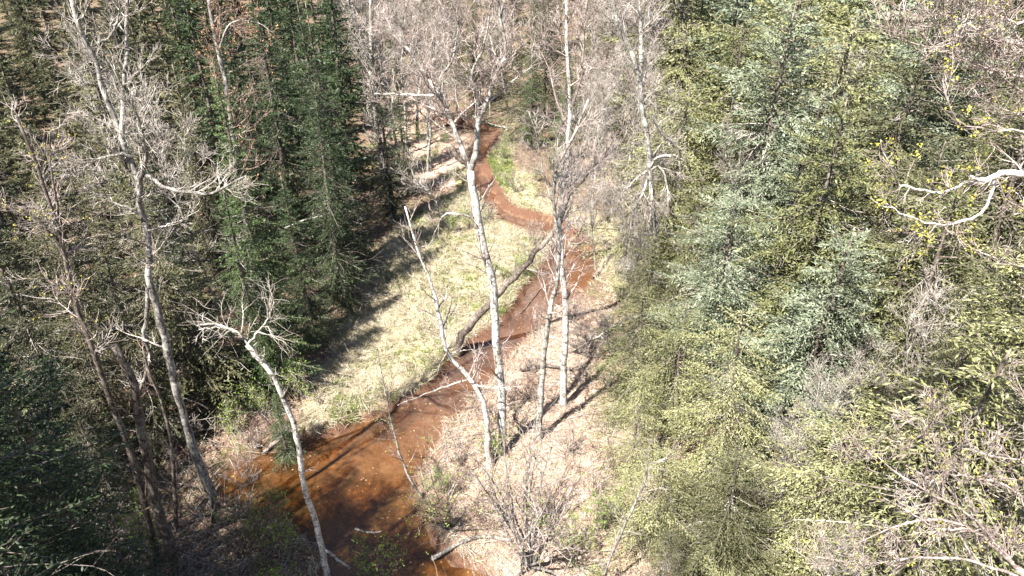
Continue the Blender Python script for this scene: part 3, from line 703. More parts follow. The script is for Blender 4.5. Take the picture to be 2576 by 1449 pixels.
hero('leaning_snag', 'peeling pale leaning trunk over the shaded pool, its top snapped off', 'dead tree', (820, 1450), [
 dict(p=[(820,1450),(812,1390),(790,1300),(765,1220),(745,1090),(718,1015),(682,935),(655,905),(632,885),(622,868)], r=(.115,.055), n=26, ground=True, mat=B_ASPEN, tw=tw(12,(.2,.9),t0=.4,levels=1)),
 dict(p=[(650,905),(640,880),(646,862)], r=(.035,.008), n=5),
 dict(p=[(660,912),(668,890),(664,872)], r=(.03,.006), n=5),
 dict(p=[(640,897),(620,860),(590,832),(540,815),(495,820)], r=(.05,.02), dy=(0,.6), tw=tw(9,(.5,1.6),levels=1,rmin=.0045,up=.01)),
 dict(p=[(600,838),(560,825),(500,828)], r=(.03,.012), dy=(0,-.3), tw=tw(8,(.3,1.0),levels=1,rmin=.006,up=.03)),
 dict(p=[(625,865),(660,820),(680,790),(690,760)], r=(.03,.012), dy=(0,.3), tw=tw(9,(.5,1.7),levels=1,rmin=.004,up=.02)),
 dict(p=[(812,1380),(840,1400),(880,1430)], r=(.05,.04), dy=(0,-.2)),
], 106, B_LICHEN, B_DEAD)
# G central forked tree
hero('central_forked_tree', 'tall pale tree forking into two upright limbs over the creek', 'bare tree', (1263, 1135), [
 dict(p=[(1263,1135),(1262,1000),(1247,850),(1240,720),(1217,620),(1196,520),(1184,425)], r=(.16,.115), n=26, ground=True, mat=B_ASPEN, tw=tw(22,(.8,2.4),t0=.2,levels=1,rmin=.006)),
 dict(p=[(1184,428),(1160,370),(1137,310),(1105,235),(1074,195),(1034,135),(979,75)], r=(.10,.025), n=20, dy=(0,.8), tw=tw(22,(.7,2.2),levels=2,rmin=.0065)),
 dict(p=[(1184,428),(1198,380),(1204,300),(1238,225),(1254,165),(1274,140),(1262,60),(1254,-20)], r=(.10,.03), n=20, dy=(0,-.4), tw=tw(22,(.7,2.2),levels=2,rmin=.0065)),
 dict(p=[(1205,290),(1203,235),(1185,185),(1215,120),(1230,40)], r=(.06,.02), dy=(0,-.6), tw=tw(12,(.6,1.6),levels=2,rmin=.0065)),
 dict(p=[(1104,230),(1112,190),(1140,150),(1150,80),(1150,10)], r=(.05,.015), dy=(.3,0), tw=tw(12,(.6,1.8),levels=2,rmin=.0065)),
 dict(p=[(1100,242),(1050,238),(1000,238),(940,235)], r=(.04,.014), dy=(.3,.8), tw=tw(8,(.4,1.2),levels=2,rmin=.0065)),
 dict(p=[(1195,548),(1160,540),(1120,540),(1100,570),(1085,610),(1060,620)], r=(.035,.012), dy=(0,-.5), tw=tw(6,(.3,.9),levels=1,rmin=.0065)),
 dict(p=[(1172,410),(1150,395),(1135,370)], r=(.07,.09), n=8, mat=B_DARK),
], 107, B_LICHEN, B_PINK)
hero('thin_snag', 'short pale stem continuing as a thin dead pole bent to the left', 'dead tree', (1230, 1168), [
 dict(p=[(1230,1168),(1226,1100),(1219,1024),(1180,950),(1129,895),(1114,845),(1094,740),(1059,650),(1019,520)], r=(.12,.025), n=28, ground=True, mat=B_ASPEN, tw=tw(28,(.5,2.0),t0=.15,levels=1,rmin=.006)),
 dict(p=[(1180,952),(1130,970),(1060,995),(1000,1020)], r=(.035,.012), dy=(0,-.6), tw=tw(7,(.3,.8),levels=1,rmin=.0055)),
 dict(p=[(1190,968),(1240,975),(1300,972)], r=(.03,.01), dy=(0,-.4), tw=tw(5,(.3,.7),levels=1,rmin=.0055)),
 dict(p=[(1125,890),(1180,880),(1230,890)], r=(.02,.008), dy=(0,.4), tw=tw(5,(.3,.7),levels=1,rmin=.0055)),
], 108, B_LICHEN, B_PINK)
hero('slanting_lichen_tree', 'pale lichen spotted tree leaning slightly right across the creek', 'bare tree', (1354, 1108), [
 dict(p=[(1354,1108),(1362,980),(1370,875),(1386,775),(1402,700),(1405,610),(1396,540),(1392,470),(1405,410),(1440,350),(1480,250)], r=(.13,.03), n=30, ground=True, mat=B_LICHEN, tw=tw(32,(.6,2.0),t0=.3,levels=2,rmin=.006)),
 dict(p=[(1396,530),(1370,440),(1350,350),(1330,280)], r=(.035,.012), dy=(0,-.4), tw=tw(12,(.5,1.5),levels=2,rmin=.006)),
], 109, B_LICHEN, B_PINK)
hero('straight_aspen', 'straight pinkish grey tree with a mossy foot on the pink bank', 'bare tree', (1417, 1020), [
 dict(p=[(1417,1020),(1418,930),(1422,850),(1424,780),(1415,700),(1410,620),(1406,560),(1424,430),(1430,330),(1434,250),(1428,150),(1424,20),(1420,-30)], r=(.15,.04), n=30, ground=True, mat=B_ASPEN, dy=(0,.5), tw=tw(34,(.7,2.4),t0=.3,levels=2,rmin=.0065)),
 dict(p=[(1430,330),(1400,250),(1370,150),(1320,80)], r=(.04,.014), dy=(.4,.8), tw=tw(12,(.6,1.8),levels=2,rmin=.0065)),
 dict(p=[(1432,290),(1460,200),(1470,90),(1475,0)], r=(.05,.018), dy=(.4,0), tw=tw(14,(.6,1.8),levels=2,rmin=.0065)),
], 110, B_PINK, B_PINK)
hero('leaning_tree', 'dark trunk leaning steeply right across the creek and meadow', 'leaning tree', (1150, 875), [
 dict(p=[(1150,875),(1170,835),(1240,755),(1300,690),(1370,610),(1410,540),(1440,480),(1475,435),(1510,400),(1540,350)], r=(.20,.07), n=26, ground=True, mat=B_DARK, jit=.05, tw=tw(22,(.6,2.2),t0=.4,levels=2,rmin=.0075,up=.1)),
 dict(p=[(1415,555),(1445,530),(1470,525)], r=(.05,.02), dy=(0,-.5)),
 dict(p=[(1445,470),(1440,400),(1425,330)], r=(.04,.015), dy=(0,.4), tw=tw(9,(.5,1.6),levels=2,rmin=.0075)),
], 111, B_GREY, B_PINK)
hero('big_lichen_tree', 'big lichen grey tree with dead white branches hanging from mid height', 'dead tree', (1655, 760), [
 dict(p=[(1655,760),(1650,600),(1638,480),(1634,425),(1628,350),(1616,280),(1609,200),(1590,140),(1560,70),(1535,-30)], r=(.2,.07), n=30, ground=True, mat=B_LICHEN, dy=(0,0), tw=tw(26,(.7,2.2),t0=.4,levels=2,rmin=.008)),
 dict(p=[(1610,200),(1612,120),(1609,40),(1608,-30)], r=(.10,.05), dy=(0,.5), tw=tw(14,(.7,2.0),levels=2,rmin=.008)),
 dict(p=[(1634,430),(1620,480),(1600,520),(1585,580),(1572,640)], r=(.07,.015), dy=(0,-1.2), tw=tw(30,(.7,2.2),levels=2,rmin=.0075,up=-.10,bias=(0,0,-.5))),
 dict(p=[(1634,430),(1640,500),(1632,560),(1616,620),(1600,650)], r=(.07,.015), dy=(0,-1.6), tw=tw(30,(.7,2.2),levels=2,rmin=.0075,up=-.10,bias=(0,0,-.5))),
 dict(p=[(1636,430),(1660,420),(1678,470),(1680,540)], r=(.06,.015), dy=(0,-1.0), tw=tw(12,(.5,1.3),levels=2,rmin=.0075,up=-.10,bias=(0,0,-.5))),
 dict(p=[(1634,425),(1600,450),(1570,480),(1540,485)], r=(.06,.015), dy=(0,-.8), tw=tw(24,(.6,2.2),levels=2,rmin=.0075,up=-.06,bias=(0,0,-.4))),
 dict(p=[(1634,425),(1655,395),(1700,391)], r=(.05,.055), n=9, dy=(0,-.8), mat=B_ASPEN),
 dict(p=[(1640,290),(1670,340),(1700,370),(1712,440),(1700,480)], r=(.08,.03), dy=(0,.4), mat=B_GREY, tw=tw(10,(.5,1.5),levels=2,rmin=.0075)),
], 112, B_LICHEN, B_DEAD)
hero('grey_pole_tree', 'grey upright tree at the top between spruces and leafless wood', 'bare tree', (985, 560), [
 dict(p=[(985,560),(962,400),(945,300),(938,200),(934,100),(932,-30)], r=(.17,.09), n=22, ground=True, mat=B_LICHEN, tw=tw(34,(.7,2.4),t0=.25,levels=2,rmin=.013,bias=(.3,0,0))),
 dict(p=[(936,170),(905,90),(870,-10)], r=(.09,.04), dy=(0,0), mat=B_GREY, tw=tw(10,(.7,1.8),levels=2,rmin=.013)),
], 113, B_LICHEN, B_DEAD)
hero('arching_dead_branches', 'pale dead branches arching over the shaded end of the clearing', 'dead branch', (1110, 565), [
 dict(p=[(1110,565),(1095,500),(1060,470),(1010,440),(980,420)], r=(.05,.015), n=14, ground=True, dy=(0,-.6), tw=tw(24,(.7,2.2),levels=2,rmin=.012,bias=(-.6,0,.1))),
 dict(p=[(1090,495),(1050,450),(1030,400),(990,370)], r=(.03,.012), dy=(-.2,.4), tw=tw(14,(.6,1.8),levels=1,rmin=.012,bias=(-.4,0,0))),
], 114, B_LICHEN, B_DEAD)
# limbs of near trees that stand outside the right edge
ex = lambda X, Y, f: [tuple(fp(X, Y, f))]
b1 = fp(2850, 700, 8.0); 
hero('budding_tree', 'near tree whose white curved limb with yellow buds enters at the right edge', 'budding tree', None, [
 dict(p=[(2850,700),(2790,400),(2760,100)], extra=[(9.2, 2.6, gz(9.2, 2.6) - .1)], r=(.2,.08), n=16),
 dict(p=[(2800,440),(2576,437),(2500,440),(2470,452),(2440,445)], r=(.07,.022), mat=B_ASPEN, n=16, tw=tw(9,(.3,.9),t0=.3,levels=1,rmin=.0045,wander=.18)),
 dict(p=[(2475,452),(2420,462),(2390,482),(2330,480),(2270,462),(2240,425),(2215,350)], r=(.022,.006), n=18, tw=tw(12,(.25,.7),levels=1,rmin=.0035,wander=.17)),
 dict(p=[(2500,445),(2485,510),(2440,550),(2360,565),(2250,530),(2190,500)], r=(.022,.006), mat=B_ASPEN, n=18, tw=tw(12,(.25,.7),levels=1,rmin=.0035,wander=.17)),
 dict(p=[(2360,565),(2330,590),(2260,610)], r=(.01,.004), tw=tw(7,(.2,.5),levels=1,rmin=.0035,wander=.2)),
], 115, B_LICHEN, B_PINK, fwd=8.0, root_loc=(9.2, 2.6, gz(9.2, 2.6) - .1), buds=dict(size=.034, n=9, frac=.22, mat=M_BUD, spread=.035))
b2 = fp(2900, 300, 11.0)
hero('upper_right_tree', 'near tree reaching many pinkish branches into the upper right corner', 'budding tree', None, [
 dict(p=[(2900,300),(2840,100),(2800,-100)], extra=[(12.5, 4.5, gz(12.5, 4.5) - .1)], r=(.18,.07), n=16),
 dict(p=[(2850,180),(2700,130),(2576,112),(2480,90),(2430,60),(2340,10)], r=(.05,.01), n=18, tw=tw(26,(.4,1.3),t0=.3,levels=2,rmin=.0055)),
 dict(p=[(2860,200),(2700,210),(2576,190),(2500,175),(2400,140),(2300,110),(2225,85)], r=(.04,.008), n=18, tw=tw(22,(.4,1.2),t0=.3,levels=2,rmin=.0055)),
 dict(p=[(2870,260),(2700,290),(2576,235),(2480,160),(2390,120)], r=(.035,.008), tw=tw(20,(.4,1.2),t0=.3,levels=2,rmin=.0055)),
 dict(p=[(2870,240),(2700,20),(2560,-20),(2420,-10)], r=(.04,.01), tw=tw(20,(.4,1.3),t0=.3,levels=2,rmin=.0055,bias=(0,0,-.5))),
 dict(p=[(2580,-40),(2590,30),(2560,60),(2520,20)], r=(.03,.01), tw=tw(10,(.3,1.0),levels=2,rmin=.0055)),
 dict(p=[(2880,420),(2700,330),(2560,290),(2440,230),(2380,190)], r=(.03,.008), tw=tw(16,(.3,1.0),t0=.3,levels=1,rmin=.0055)),
], 116, B_PINK, B_PINK, fwd=11.0, root_loc=(12.5, 4.5, gz(12.5, 4.5) - .1), buds=dict(size=.035, n=5, frac=.035, mat=M_BUD, spread=.035))
b3 = fp(2800, 1700, 7.5)
hero('lower_right_tree', 'near tree spreading bare pinkish limbs up from the lower right corner', 'budding tree', None, [
 dict(p=[(2800,1700),(2640,1500),(2560,1430)], extra=[(7.8, 1.5, gz(7.8, 1.5) - .1)], r=(.15,.055), n=14),
 dict(p=[(2600,1460),(2560,1430),(2440,1330),(2330,1310),(2240,1330),(2150,1370)], r=(.040,.007), mat=B_PINK, n=20, tw=tw(20,(.3,1.0),t0=.2,levels=2,rmin=.0045)),
 dict(p=[(2570,1440),(2500,1360),(2430,1290),(2340,1240),(2260,1190),(2200,1140),(2130,1100)], r=(.035,.006), n=20, tw=tw(22,(.3,1.0),t0=.2,levels=2,rmin=.0045)),
 dict(p=[(2640,1500),(2600,1350),(2560,1240),(2450,1200),(2380,1170),(2320,1050)], r=(.03,.006), n=20, tw=tw(18,(.3,1.0),t0=.2,levels=2,rmin=.0045)),
 dict(p=[(2700,1560),(2640,1300),(2576,1165),(2490,1150),(2420,1130),(2380,1080),(2360,1010)], r=(.03,.006), n=20, tw=tw(18,(.3,.9),t0=.3,levels=2,rmin=.0045)),
 dict(p=[(2700,1560),(2660,1150),(2570,990),(2540,900)], r=(.028,.006), n=16, tw=tw(12,(.3,.9),t0=.4,levels=2,rmin=.0045)),
 dict(p=[(2440,1330),(2370,1330),(2290,1290),(2220,1250)], r=(.02,.005), n=14, tw=tw(14,(.2,.7),levels=1,rmin=.0045)),
 dict(p=[(2600,1470),(2480,1420),(2330,1400),(2180,1420),(2050,1400)], r=(.03,.006), n=18, tw=tw(20,(.3,.9),t0=.2,levels=2,rmin=.0045)),
], 117, B_PINK, B_PINK, fwd=7.5, root_loc=(7.8, 1.5, gz(7.8, 1.5) - .1), buds=dict(size=.04, n=3, frac=.06, mat=M_BUD, spread=.03))
b4 = fp(2820, 700, 9.0)
hero('right_edge_tree', 'near budding tree with short branches entering low on the right edge', 'budding tree', None, [
 dict(p=[(2820,800),(2780,650),(2760,560)], extra=[(10.6, 3.2, gz(10.6, 3.2) - .1)], r=(.13,.05), n=14),
 dict(p=[(2770,680),(2640,690),(2576,680),(2500,645),(2450,630),(2415,600)], r=(.03,.006), n=16, tw=tw(12,(.3,.8),t0=.3,levels=1,rmin=.004)),
 dict(p=[(2780,600),(2650,560),(2576,525),(2540,510),(2500,440)], r=(.025,.006), n=14, tw=tw(12,(.3,.8),t0=.3,levels=1,rmin=.004)),
 dict(p=[(2770,450),(2640,370),(2560,330),(2480,330),(2400,300),(2370,200)], r=(.025,.005), n=16, tw=tw(14,(.3,.8),t0=.3,levels=1,rmin=.004)),
], 118, B_PINK, B_PINK, fwd=9.0, root_loc=(10.6, 3.2, gz(10.6, 3.2) - .1), buds=dict(size=.036, n=9, frac=.2, mat=M_BUD, spread=.04))

# leafy and twiggy shrubs
def stem_fan(seed, n, L, spread, kids, leaf, rmin=.007, r0=.03, lev=2):
    g = np.random.default_rng(seed); T = Tubes(); TW = Tubes(); tips = []
    for k in range(n):
        az = g.random() * 6.283; a = abs(g.normal(0, spread)) + .05
        d = np.array([math.cos(az) * math.sin(a), math.sin(az) * math.sin(a), math.cos(a)])
        P = walk(g, np.array([g.normal(0, .10), g.normal(0, .10), 0]), d, L * g.uniform(.6, 1.1), 10, .10, .02)
        r = np.linspace(r0 * g.uniform(.6, 1.1), .008, 10); T.add(P, r, 5)
        sprout(TW, tips, g, P, r, kids, (L * .12, L * .35), .25, 1, .06, (.4, 1.0), lev - 1, .2, rmin, .6, 4)
    out = dict(stems=T.mesh('shrub_stems'), twigs=TW.mesh('shrub_twigs'), leaves=None)
    if leaf: out['leaves'] = tip_leaves(tips, g, leaf[0], leaf[1], leaf[2], leaf[3], 'shrub_leaves')
    return out
def shrub(v, loc, s, label, group=None, sm=B_DARK, tm=B_RED, lm=M_LEAF, cat='shrub', name='shrub'):
    root = bpy.data.objects.new(name, None); COL.objects.link(root)
    root.location = (loc[0], loc[1], gz(loc[0], loc[1]) - .05); root.scale = (s, s, s); root.rotation_euler = (0, 0, rng.random() * 6.283)
    tag(root, label, cat, group)
    for nm, m_ in (('stems', sm), ('twigs', tm), ('leaves', lm)):
        me_ = v[nm]
        if me_ is None: continue
        if len(me_.materials) == 0: me_.materials.append(m_)
        o = link(nm, me_, None, root); o.material_slots[0].link = 'OBJECT'; o.material_slots[0].material = m_
    return root
ALDER = stem_fan(201, 18, 4.6, .34, 9, (2, .045, .05, .5), r0=.042, rmin=.005)
ALDER2 = stem_fan(202, 12, 3.4, .42, 9, (2, .06, .05, .6), r0=.028)
TWIGGY = [stem_fan(210 + i, 9, 2.0, .55, 8, None, .008, .018) for i in range(3)]
LEAFY = [stem_fan(220 + i, 9, 2.2, .5, 8, (3, .07, .06, .8), .007, .016) for i in range(3)]
p = gp(1325, 1425); shrub(ALDER, p, 1.3, 'large many stemmed shrub with tiny green leaves on the pink bank', None, B_GREY, B_PINK)
p = gp(1130, 1325); shrub(ALDER2, p, 1.0, 'slanting shrub on the creek edge below the pool')
p = gp(1240, 1150); shrub(LEAFY[0], p, .8, 'green sprouting bush round the foot of the central forked tree', None, B_DARK, B_PINK)
p = gp(620, 1400); shrub(ALDER2, p, .9, 'shaded shrub with lit leaf sprays at the lower left', None, B_DARK, B_RED)
p = gp(930, 1449); shrub(LEAFY[1], p, 1.0, 'leafy shrub in front of the shaded pool')
p = gp(690, 1420); shrub(LEAFY[2], p, 1.2, 'leafy sapling beside the foot of the peeling leaning trunk')
hero('slanting_sapling', 'thin slanting green budded stem leaning over the brown pool', 'sapling', (1120, 1330), [
 dict(p=[(1120,1330),(1075,1270),(1030,1200),(1003,1130),(985,1060),(972,1000),(945,860)], r=(.06,.012), n=20, ground=True, mat=B_GREY, tw=tw(20,(.4,1.4),t0=.2,levels=1,rmin=.006,up=.1)),
], 119, B_GREY, B_RED, buds=dict(size=.05, n=2, frac=.6, mat=M_LEAF))
hero('slanting_pole', 'slanting grey dead pole leaning among cedars near the bottom edge', 'dead tree', (1505, 1500), [
 dict(p=[(1505,1500),(1540,1390),(1590,1285),(1625,1200),(1625,1130)], r=(.05,.03), n=14, ground=True, mat=B_GREY, tw=tw(18,(.3,1.2),levels=1,rmin=.007)),
], 120, B_LICHEN, B_DEAD)
SH = [('twiggy reddish shrub', TWIGGY, B_RED, 0), ('pale twiggy shrub', TWIGGY, B_PINK, 0), ('green leafing shrub', LEAFY, B_PINK, 1)]
spots = {'along the shaded left bank': [(600,1085),(680,1045),(760,1000),(560,1060),(640,960),(500,1100),(330,1180),(440,1180),(280,1300),(720,1085)],
 'on the pink bank': [(1150,1180),(1120,1230),(1430,1150),(1480,1250),(1400,1300),(1210,1320),(1540,1180),(1500,1350),(1250,1060),(1330,1010),(1450,1420)],
 'between creek and cedars': [(1500,820),(1540,760),(1450,800),(1560,880),(1500,900),(1340,940),(1290,1000),(1480,960),(1580,700)],
 'round the hanging dead branches': [(1520,560),(1580,600),(1460,540),(1600,520),(1700,640),(1380,500)],
 'beyond the clearing': [(1090,420),(1060,360),(1120,360),(1030,300),(1300,480),(1350,460),(1280,400),(1100,250),(1160,250),(1130,450),(1180,560),(1140,580)],
 'by the leaning trunk': [(1350,620),(1370,560),(1290,690),(1230,560),(1160,880)]}
for where, L in spots.items():
    for k, (X, Y) in enumerate(L):
        X += rng.normal(0, 8); Y += rng.normal(0, 6); p = gp(X, Y)
        if sdf(np.array([p[:2]]), CREEK)[0] < .15: continue
        q = rng.integers(3); nm, lst, tm_, _ = SH[q]
        shrub(lst[rng.integers(3)], p, rng.uniform(.5, 1.0), nm + ' ' + where, 'shrubs ' + where, B_DARK if q == 0 else B_GREY, tm_)
# forest undergrowth
for k in range(70):
    if k % 2: X, Y = rng.uniform(0, 700), rng.uniform(500, 1440)
    else: X, Y = rng.uniform(1560, 2560), rng.uniform(500, 1440)
    p = gp(X, Y); q = rng.integers(3); nm, lst, tm_, _ = SH[q]
    w = 'under the left hand spruces' if k % 2 else 'under the right hand evergreens'
    shrub(lst[rng.integers(3)], p, rng.uniform(.7, 1.3), nm + ' ' + w, 'shrubs ' + w, B_GREY, tm_)

# logs and fallen sticks
def log(name, label, pts, r, mat, tws=None, seed=0, z=.12, n=14):
    g = np.random.default_rng(seed); P = []
    for X, Y in pts:
        q = gp(X, Y); P.append([q[0], q[1], max(gz(q[0], q[1]), WZ - .02) + z])
    P = np.array(P); base = P[0].copy(); P = smooth_poly(P - base, n); P[:, 2] += g.normal(0, .015, n)
    T = Tubes(); T.add(P, np.linspace(r[0], r[1], n) * g.uniform(.9, 1.1, n), 8)
    root = bpy.data.objects.new(name, None); COL.objects.link(root); root.location = base; tag(root, label, 'log')
    link('trunk', T.mesh('log'), mat, root)
    if tws: TW = Tubes(); sprout(TW, None, g, P, np.linspace(r[0], r[1], n), **tws); link('branches', TW.mesh('log_branches'), B_DEAD, root)
log('fallen_log', 'curved pale log lying at the creek edge by the bottom', [(1085,1392),(1150,1375),(1210,1352),(1290,1362)], (.08,.04), B_MID, tw(6,(.3,.9),levels=1), 1)
log('fallen_log', 'dark fallen log behind the two pale trunks', [(1310,938),(1370,925),(1430,932),(1485,930)], (.07,.06), B_DARK, tw(6,(.3,.8),levels=1), 2)
log('fallen_log', 'white dead branchy log poking from the cedars towards the creek', [(1610,815),(1560,830),(1500,870),(1440,905)], (.09,.02), B_LICHEN, tw(30,(.5,1.8),levels=2,rmin=.009), 3, .5)
log('fallen_log', 'reddish drift log on the muddy far bank', [(1085,328),(1130,318),(1180,326)], (.09,.05), B_RED, None, 4)
log('fallen_log', 'pale root stump log on the bank left of the pool', [(660,1125),(700,1110),(728,1090)], (.06,.10), B_PINK, tw(14,(.2,.7),levels=1), 5)
log('fallen_log', 'thin straight stick lying across the water by the leaning trunk', [(1310,775),(1350,725),(1375,690)], (.03,.02), B_DARK, None, 6, .08)
log('fallen_log', 'mud stained log at the right end of the wide pool', [(1495,700),(1530,650),(1520,610)], (.10,.08), B_DARK, tw(8,(.3,.9),levels=1), 7)
log('fallen_log', 'grey half sunk branch on the shaded water', [(890,1310),(930,1322),(960,1318)], (.04,.02), B_LICHEN, tw(4,(.2,.6),levels=0), 8, .05)
log('fallen_log', 'pale tangled log across the creek at its far end', [(1190,300),(1230,312),(1275,330)], (.09,.05), B_LICHEN, tw(12,(.5,1.3),levels=1,rmin=.012), 9, .3)
log('fallen_log', 'white dead branch lying over the spruce foot left of the clearing', [(740,700),(800,676),(860,668),(925,690)], (.05,.02), B_ASPEN, tw(14,(.4,1.2),levels=1,rmin=.010), 10, 3.0)

# ------------------------------------------------------------------ ground cover
def sample_poly(poly, n, g):
    lo, hi = poly.min(0), poly.max(0); out = []; tot = 0
    while tot < n:
        P = g.uniform(lo, hi, (n * 2, 2)); P = P[sdf(P, poly) < .3]; out.append(P); tot += len(P)
    return np.concatenate(out)[:n]
def blades(name, P, g, per, L, w, flop, mats, label):
    P = P[sdf(P, CREEK) > .05]; n = len(P) * per
    base = np.repeat(P, per, 0) + g.normal(0, .05, (n, 2)); z = height(base[:, 0], base[:, 1])
    clump = np.repeat(g.normal(0, 1, (len(P), 2)), per, 0)
    d = np.stack([clump[:, 0] * flop + g.normal(0, .6, n) * flop, clump[:, 1] * flop + g.normal(0, .6, n) * flop, g.uniform(.3, 1, n)], 1); d = nrm(d)
    l = g.uniform(*L, n); S = nrm(np.cross(d, g.normal(0, 1, (n, 3)))) * (w * g.uniform(.6, 1.2, n))[:, None] * .5
    b = np.stack([base[:, 0], base[:, 1], z - .01], 1); mid = b + d * l[:, None] * .55; tip = b + d * l[:, None]; tip[:, 2] -= l * flop * .22
    V_ = np.stack([b - S, b + S, mid + S * .8, tip, mid - S * .8], 1).reshape(-1, 3); k = np.arange(n)[:, None] * 5
    me_ = mesh_np(name, V_, [k + np.array([[0, 1, 2, 4]]), k + np.array([[4, 2, 3]])]); me_.materials.append(mats)
    return tag(link(name, me_), label, 'grass', kind='stuff')
M_STRAW = plain('straw_grass', (.33, .285, .195), (.56, .505, .385), 1.7, .3)
M_GRASS = plain('green_grass', (.13, .17, .045), (.28, .33, .11), 1.5, .35)
M_PINKG = plain('reddish_dry_stems', (.34, .24, .18), (.56, .44, .35), 1.5, .2)
g = np.random.default_rng(77)
Pm = np.concatenate([sample_poly(MEADOW, 16000, g), sample_poly(FARGRASS, 5000, g)])
dry = vnoise(Pm[:, 0], Pm[:, 1], .55) + vnoise(Pm[:, 0], Pm[:, 1], 1.7) * .6
blades('dry_grass', Pm[dry < .24], g, 4, (.12, .55), .02, 1.1, M_STRAW, 'matted straw coloured grass covering the clearing')
gr = Pm[dry > .05][::2]
bright = np.concatenate([sample_poly(wpoly([(1180,400),(1170,470),(1215,540),(1190,560),(1140,500),(1150,440)]), 700, g),
  sample_poly(wpoly([(1230,380),(1270,380),(1290,470),(1250,470),(1228,425)]), 1500, g), sample_poly(wpoly([(1330,640),(1370,650),(1330,740),(1290,800),(1240,800)]), 700, g),
  sample_poly(wpoly([(840,1000),(900,1000),(900,1040),(850,1060)]), 300, g)])
blades('green_grass', np.concatenate([gr, bright]), g, 5, (.10, .30), .024, .45, M_GRASS, 'fresh green grass in patches beside the creek')
Pp = np.concatenate([sample_poly(NEARPINK, 9000, g), sample_poly(FARPINK, 2500, g)])
Pt = sample_poly(MEADOW, 520, g)
blades('grass_tussocks', Pt, g, 16, (.3, .7), .02, .7, M_STRAW, 'taller pale grass tussocks standing in the clearing')
Pe = CREEK_EDGE = resample_closed(CREEK, .12); Pe = Pe[Pe[:, 1] > 14] + g.normal(0, .22, Pe[Pe[:, 1] > 14].shape)
blades('bank_grass', Pe[vnoise(Pe[:, 0], Pe[:, 1], .7) > -.12], g, 9, (.25, .65), .02, .8, M_STRAW, 'long pale grass hanging over the creek banks')
Pw = sample_poly(CREEK[CREEK[:, 1] > 13], 900, g); Pw = Pw[(sdf(Pw, CREEK) < -.15) & (vnoise(Pw[:, 0], Pw[:, 1], .8) > -.1)]; nw = len(Pw)
M_FLOAT = plain('floating_leaves', (.20, .10, .05), (.50, .36, .22), 9)
tag(link('floating_leaves', quads_mesh('floating_leaves', kites(np.stack([Pw[:, 0], Pw[:, 1], np.full(nw, WZ + .012)], 1), np.concatenate([g.normal(0, 1, (nw, 2)), np.zeros((nw, 1))], 1), np.tile([0, 0, 1.0], (nw, 1)), g.uniform(.04, .10, nw), g.uniform(.03, .06, nw)), M_FLOAT)), 'dead leaves floating on the brown creek', 'floating leaves', kind='stuff')
blades('dry_stems', Pp, g, 4, (.12, .45), .014, 1.0, M_PINKG, 'pinkish dry stems matted over the near bank')
blades('bank_tufts', Pp[:2500], g, 4, (.10, .30), .02, .7, M_STRAW, 'pale grass tufts scattered over the near bank')
# leaf litter and fallen twigs
def litter_pts(n):
    a = [sample_poly(NEARPINK, n // 3, g)]
    X = g.uniform(0, 900, n // 2); Y = g.uniform(500, 1500, n // 2); a.append(np.array([gp(x, y)[:2] for x, y in zip(X, Y)]))
    X = g.uniform(1500, 2576, n // 3); Y = g.uniform(500, 1500, n // 3); a.append(np.array([gp(x, y)[:2] for x, y in zip(X, Y)]))
    P = np.concatenate(a); return P[sdf(P, CREEK) > .1]
P = litter_pts(45000); n = len(P); z = height(P[:, 0], P[:, 1]) + .02
D = np.concatenate([g.normal(0, 1, (n, 2)), g.normal(0, .25, (n, 1))], 1); Nn = nrm(np.concatenate([g.normal(0, .35, (n, 2)), np.ones((n, 1))], 1))
s_ = g.uniform(.05, .10, n)
M_LIT = plain('dead_leaves', (.16, .085, .055), (.50, .33, .25), 9, .15)
tag(link('leaf_litter', quads_mesh('leaf_litter', kites(np.stack([P[:, 0], P[:, 1], z], 1), D, Nn, s_, s_ * .7), M_LIT)), 'pale brown dead leaves strewn over the forest floor', 'leaf litter', kind='stuff')
P = litter_pts(6000); z = height(P[:, 0], P[:, 1]); TT = Tubes()
for (x, y), zz in zip(P, z):
    d = g.normal(0, 1, 3); d[2] = abs(d[2]) * .35; d = nrm(d); L = g.uniform(.3, 1.3); q = np.array([x, y, zz + .02])
    TT.add([q, q + d * L * .5 + g.normal(0, .03, 3), q + d * L], [.012, .010, .005], 3)
tag(link('fallen_twigs', TT.mesh('fallen_twigs'), B_DEAD), 'grey fallen twigs scattered on the forest floor', 'twigs', kind='stuff')

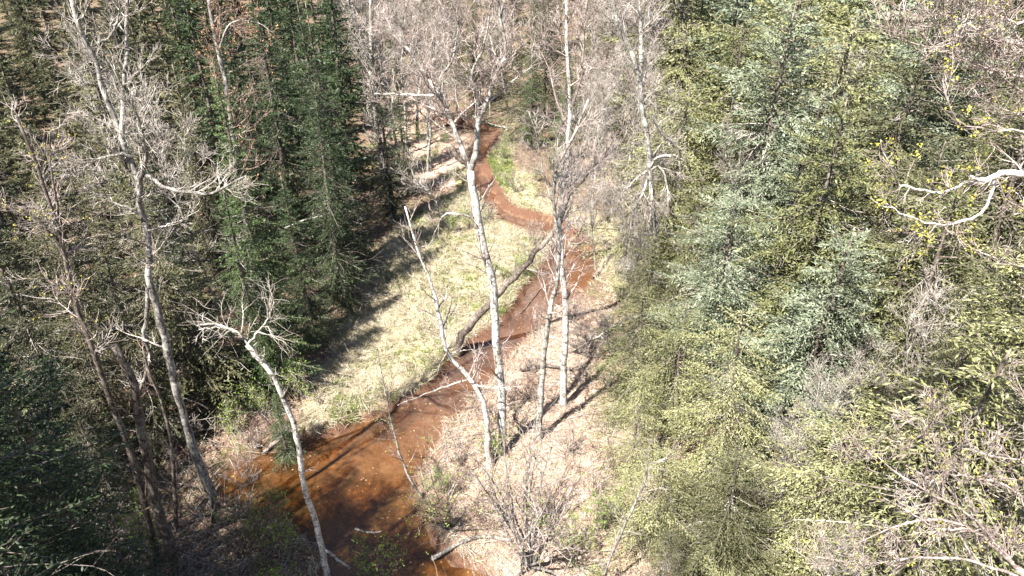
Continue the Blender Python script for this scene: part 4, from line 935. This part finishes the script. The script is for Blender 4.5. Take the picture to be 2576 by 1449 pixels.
LM = [('pale forked tree', 350, 480, 18.5), ('reddish twigged drooping tree', 590, 300, 32), ('tallest dark spruce', 850, 330, 33.5), ('sunlit pointed spruce', 610, 720, 24),
      ('thin tree with yellow buds', 130, 500, 17), ('deeply shaded corner spruce', 90, 1200, 11.5), ('grey pole tree', 935, 150, 45), ('central forked tree', 1190, 330, 21),
      ('far creek bend', 1140, 310, 56), ('straight aspen', 1430, 250, 24), ('big lichen grey tree', 1620, 250, 38), ('bright cedar at the top', 1800, 200, 39),
      ('frosted blue green spruce', 1850, 700, 24.5), ('pale spruce over the hollow', 2150, 850, 20.3), ('hanging dead branches', 1620, 600, 36), ('curved white limb', 2420, 520, 8),
      ('upper right budding branches', 2450, 150, 11), ('lower right bare limbs', 2350, 1250, 7.5), ('leafy many stemmed shrub', 1330, 1300, 15), ('tall greyish spruce', 2150, 150, 36),
      ('peeling leaning trunk', 720, 1050, 18), ('broken dark trunk', 350, 1100, 16.5), ('wide creek pool', 1440, 650, 33), ('leaning dark trunk', 1280, 720, 28)]
byl = {}
for o in bpy.data.objects:
    if o.parent is None and 'label' in o and o.type == 'EMPTY': byl.setdefault(o['label'], []).append(o)
WORD = {'olive brown conifer in': 'olive brown conifer', 'dark green spruce in': 'dark green spruce', 'yellow green cedar in': 'yellow green cedar', 'grey green spruce in': 'grey green spruce',
        'slender grey bare tree in': 'slender bare tree', 'distant evergreen showing': 'distant evergreen', 'twiggy reddish shrub': 'reddish twiggy shrub', 'pale twiggy shrub': 'pale twiggy shrub', 'green leafing shrub': 'green leafing shrub'}
used = set()
for lab, L in byl.items():
    if len(L) < 2 or 'shading' in lab: continue
    w_ = next((v for k_, v in WORD.items() if lab.startswith(k_)), None)
    if w_ is None: continue
    zs_ = sorted(o.scale[2] for o in L)
    for o in L:
        hgt = 2.0 if 'shrub' in w_ else 8.0
        X, Y = to_px((o.location[0], o.location[1], hgt)); d_ = o.location[1]
        c_ = sorted(LM, key=lambda m_: math.hypot(X - m_[1], Y - m_[2]) + abs(d_ - m_[3]) * 4)
        q_ = zs_.index(o.scale[2]) / len(zs_)
        size = 'small ' if q_ < .3 else 'tall ' if q_ > .72 and 'shrub' not in w_ else 'large ' if q_ > .72 else ''
        for nm_, lx, ly, lf in c_[:4]:
            dx = X - lx; back = d_ - lf
            side = ' to its left' if dx < -60 else ' to its right' if dx > 60 else ''
            far_ = 'far behind' if back > 25 else 'well behind' if back > 12 else 'behind' if back > 4 else 'close behind' if back > 1 else 'level with' if back > -2 else 'in front of'
            cand = size + w_ + ' ' + far_ + ' the ' + nm_ + side
            if cand not in used: break
        used.add(cand); o['label'] = cand
print('objects', len(bpy.data.objects), 'tris', sum(len(m_.loops) - 2 * len(m_.polygons) for m_ in bpy.data.meshes), 'bare', len(BPL))
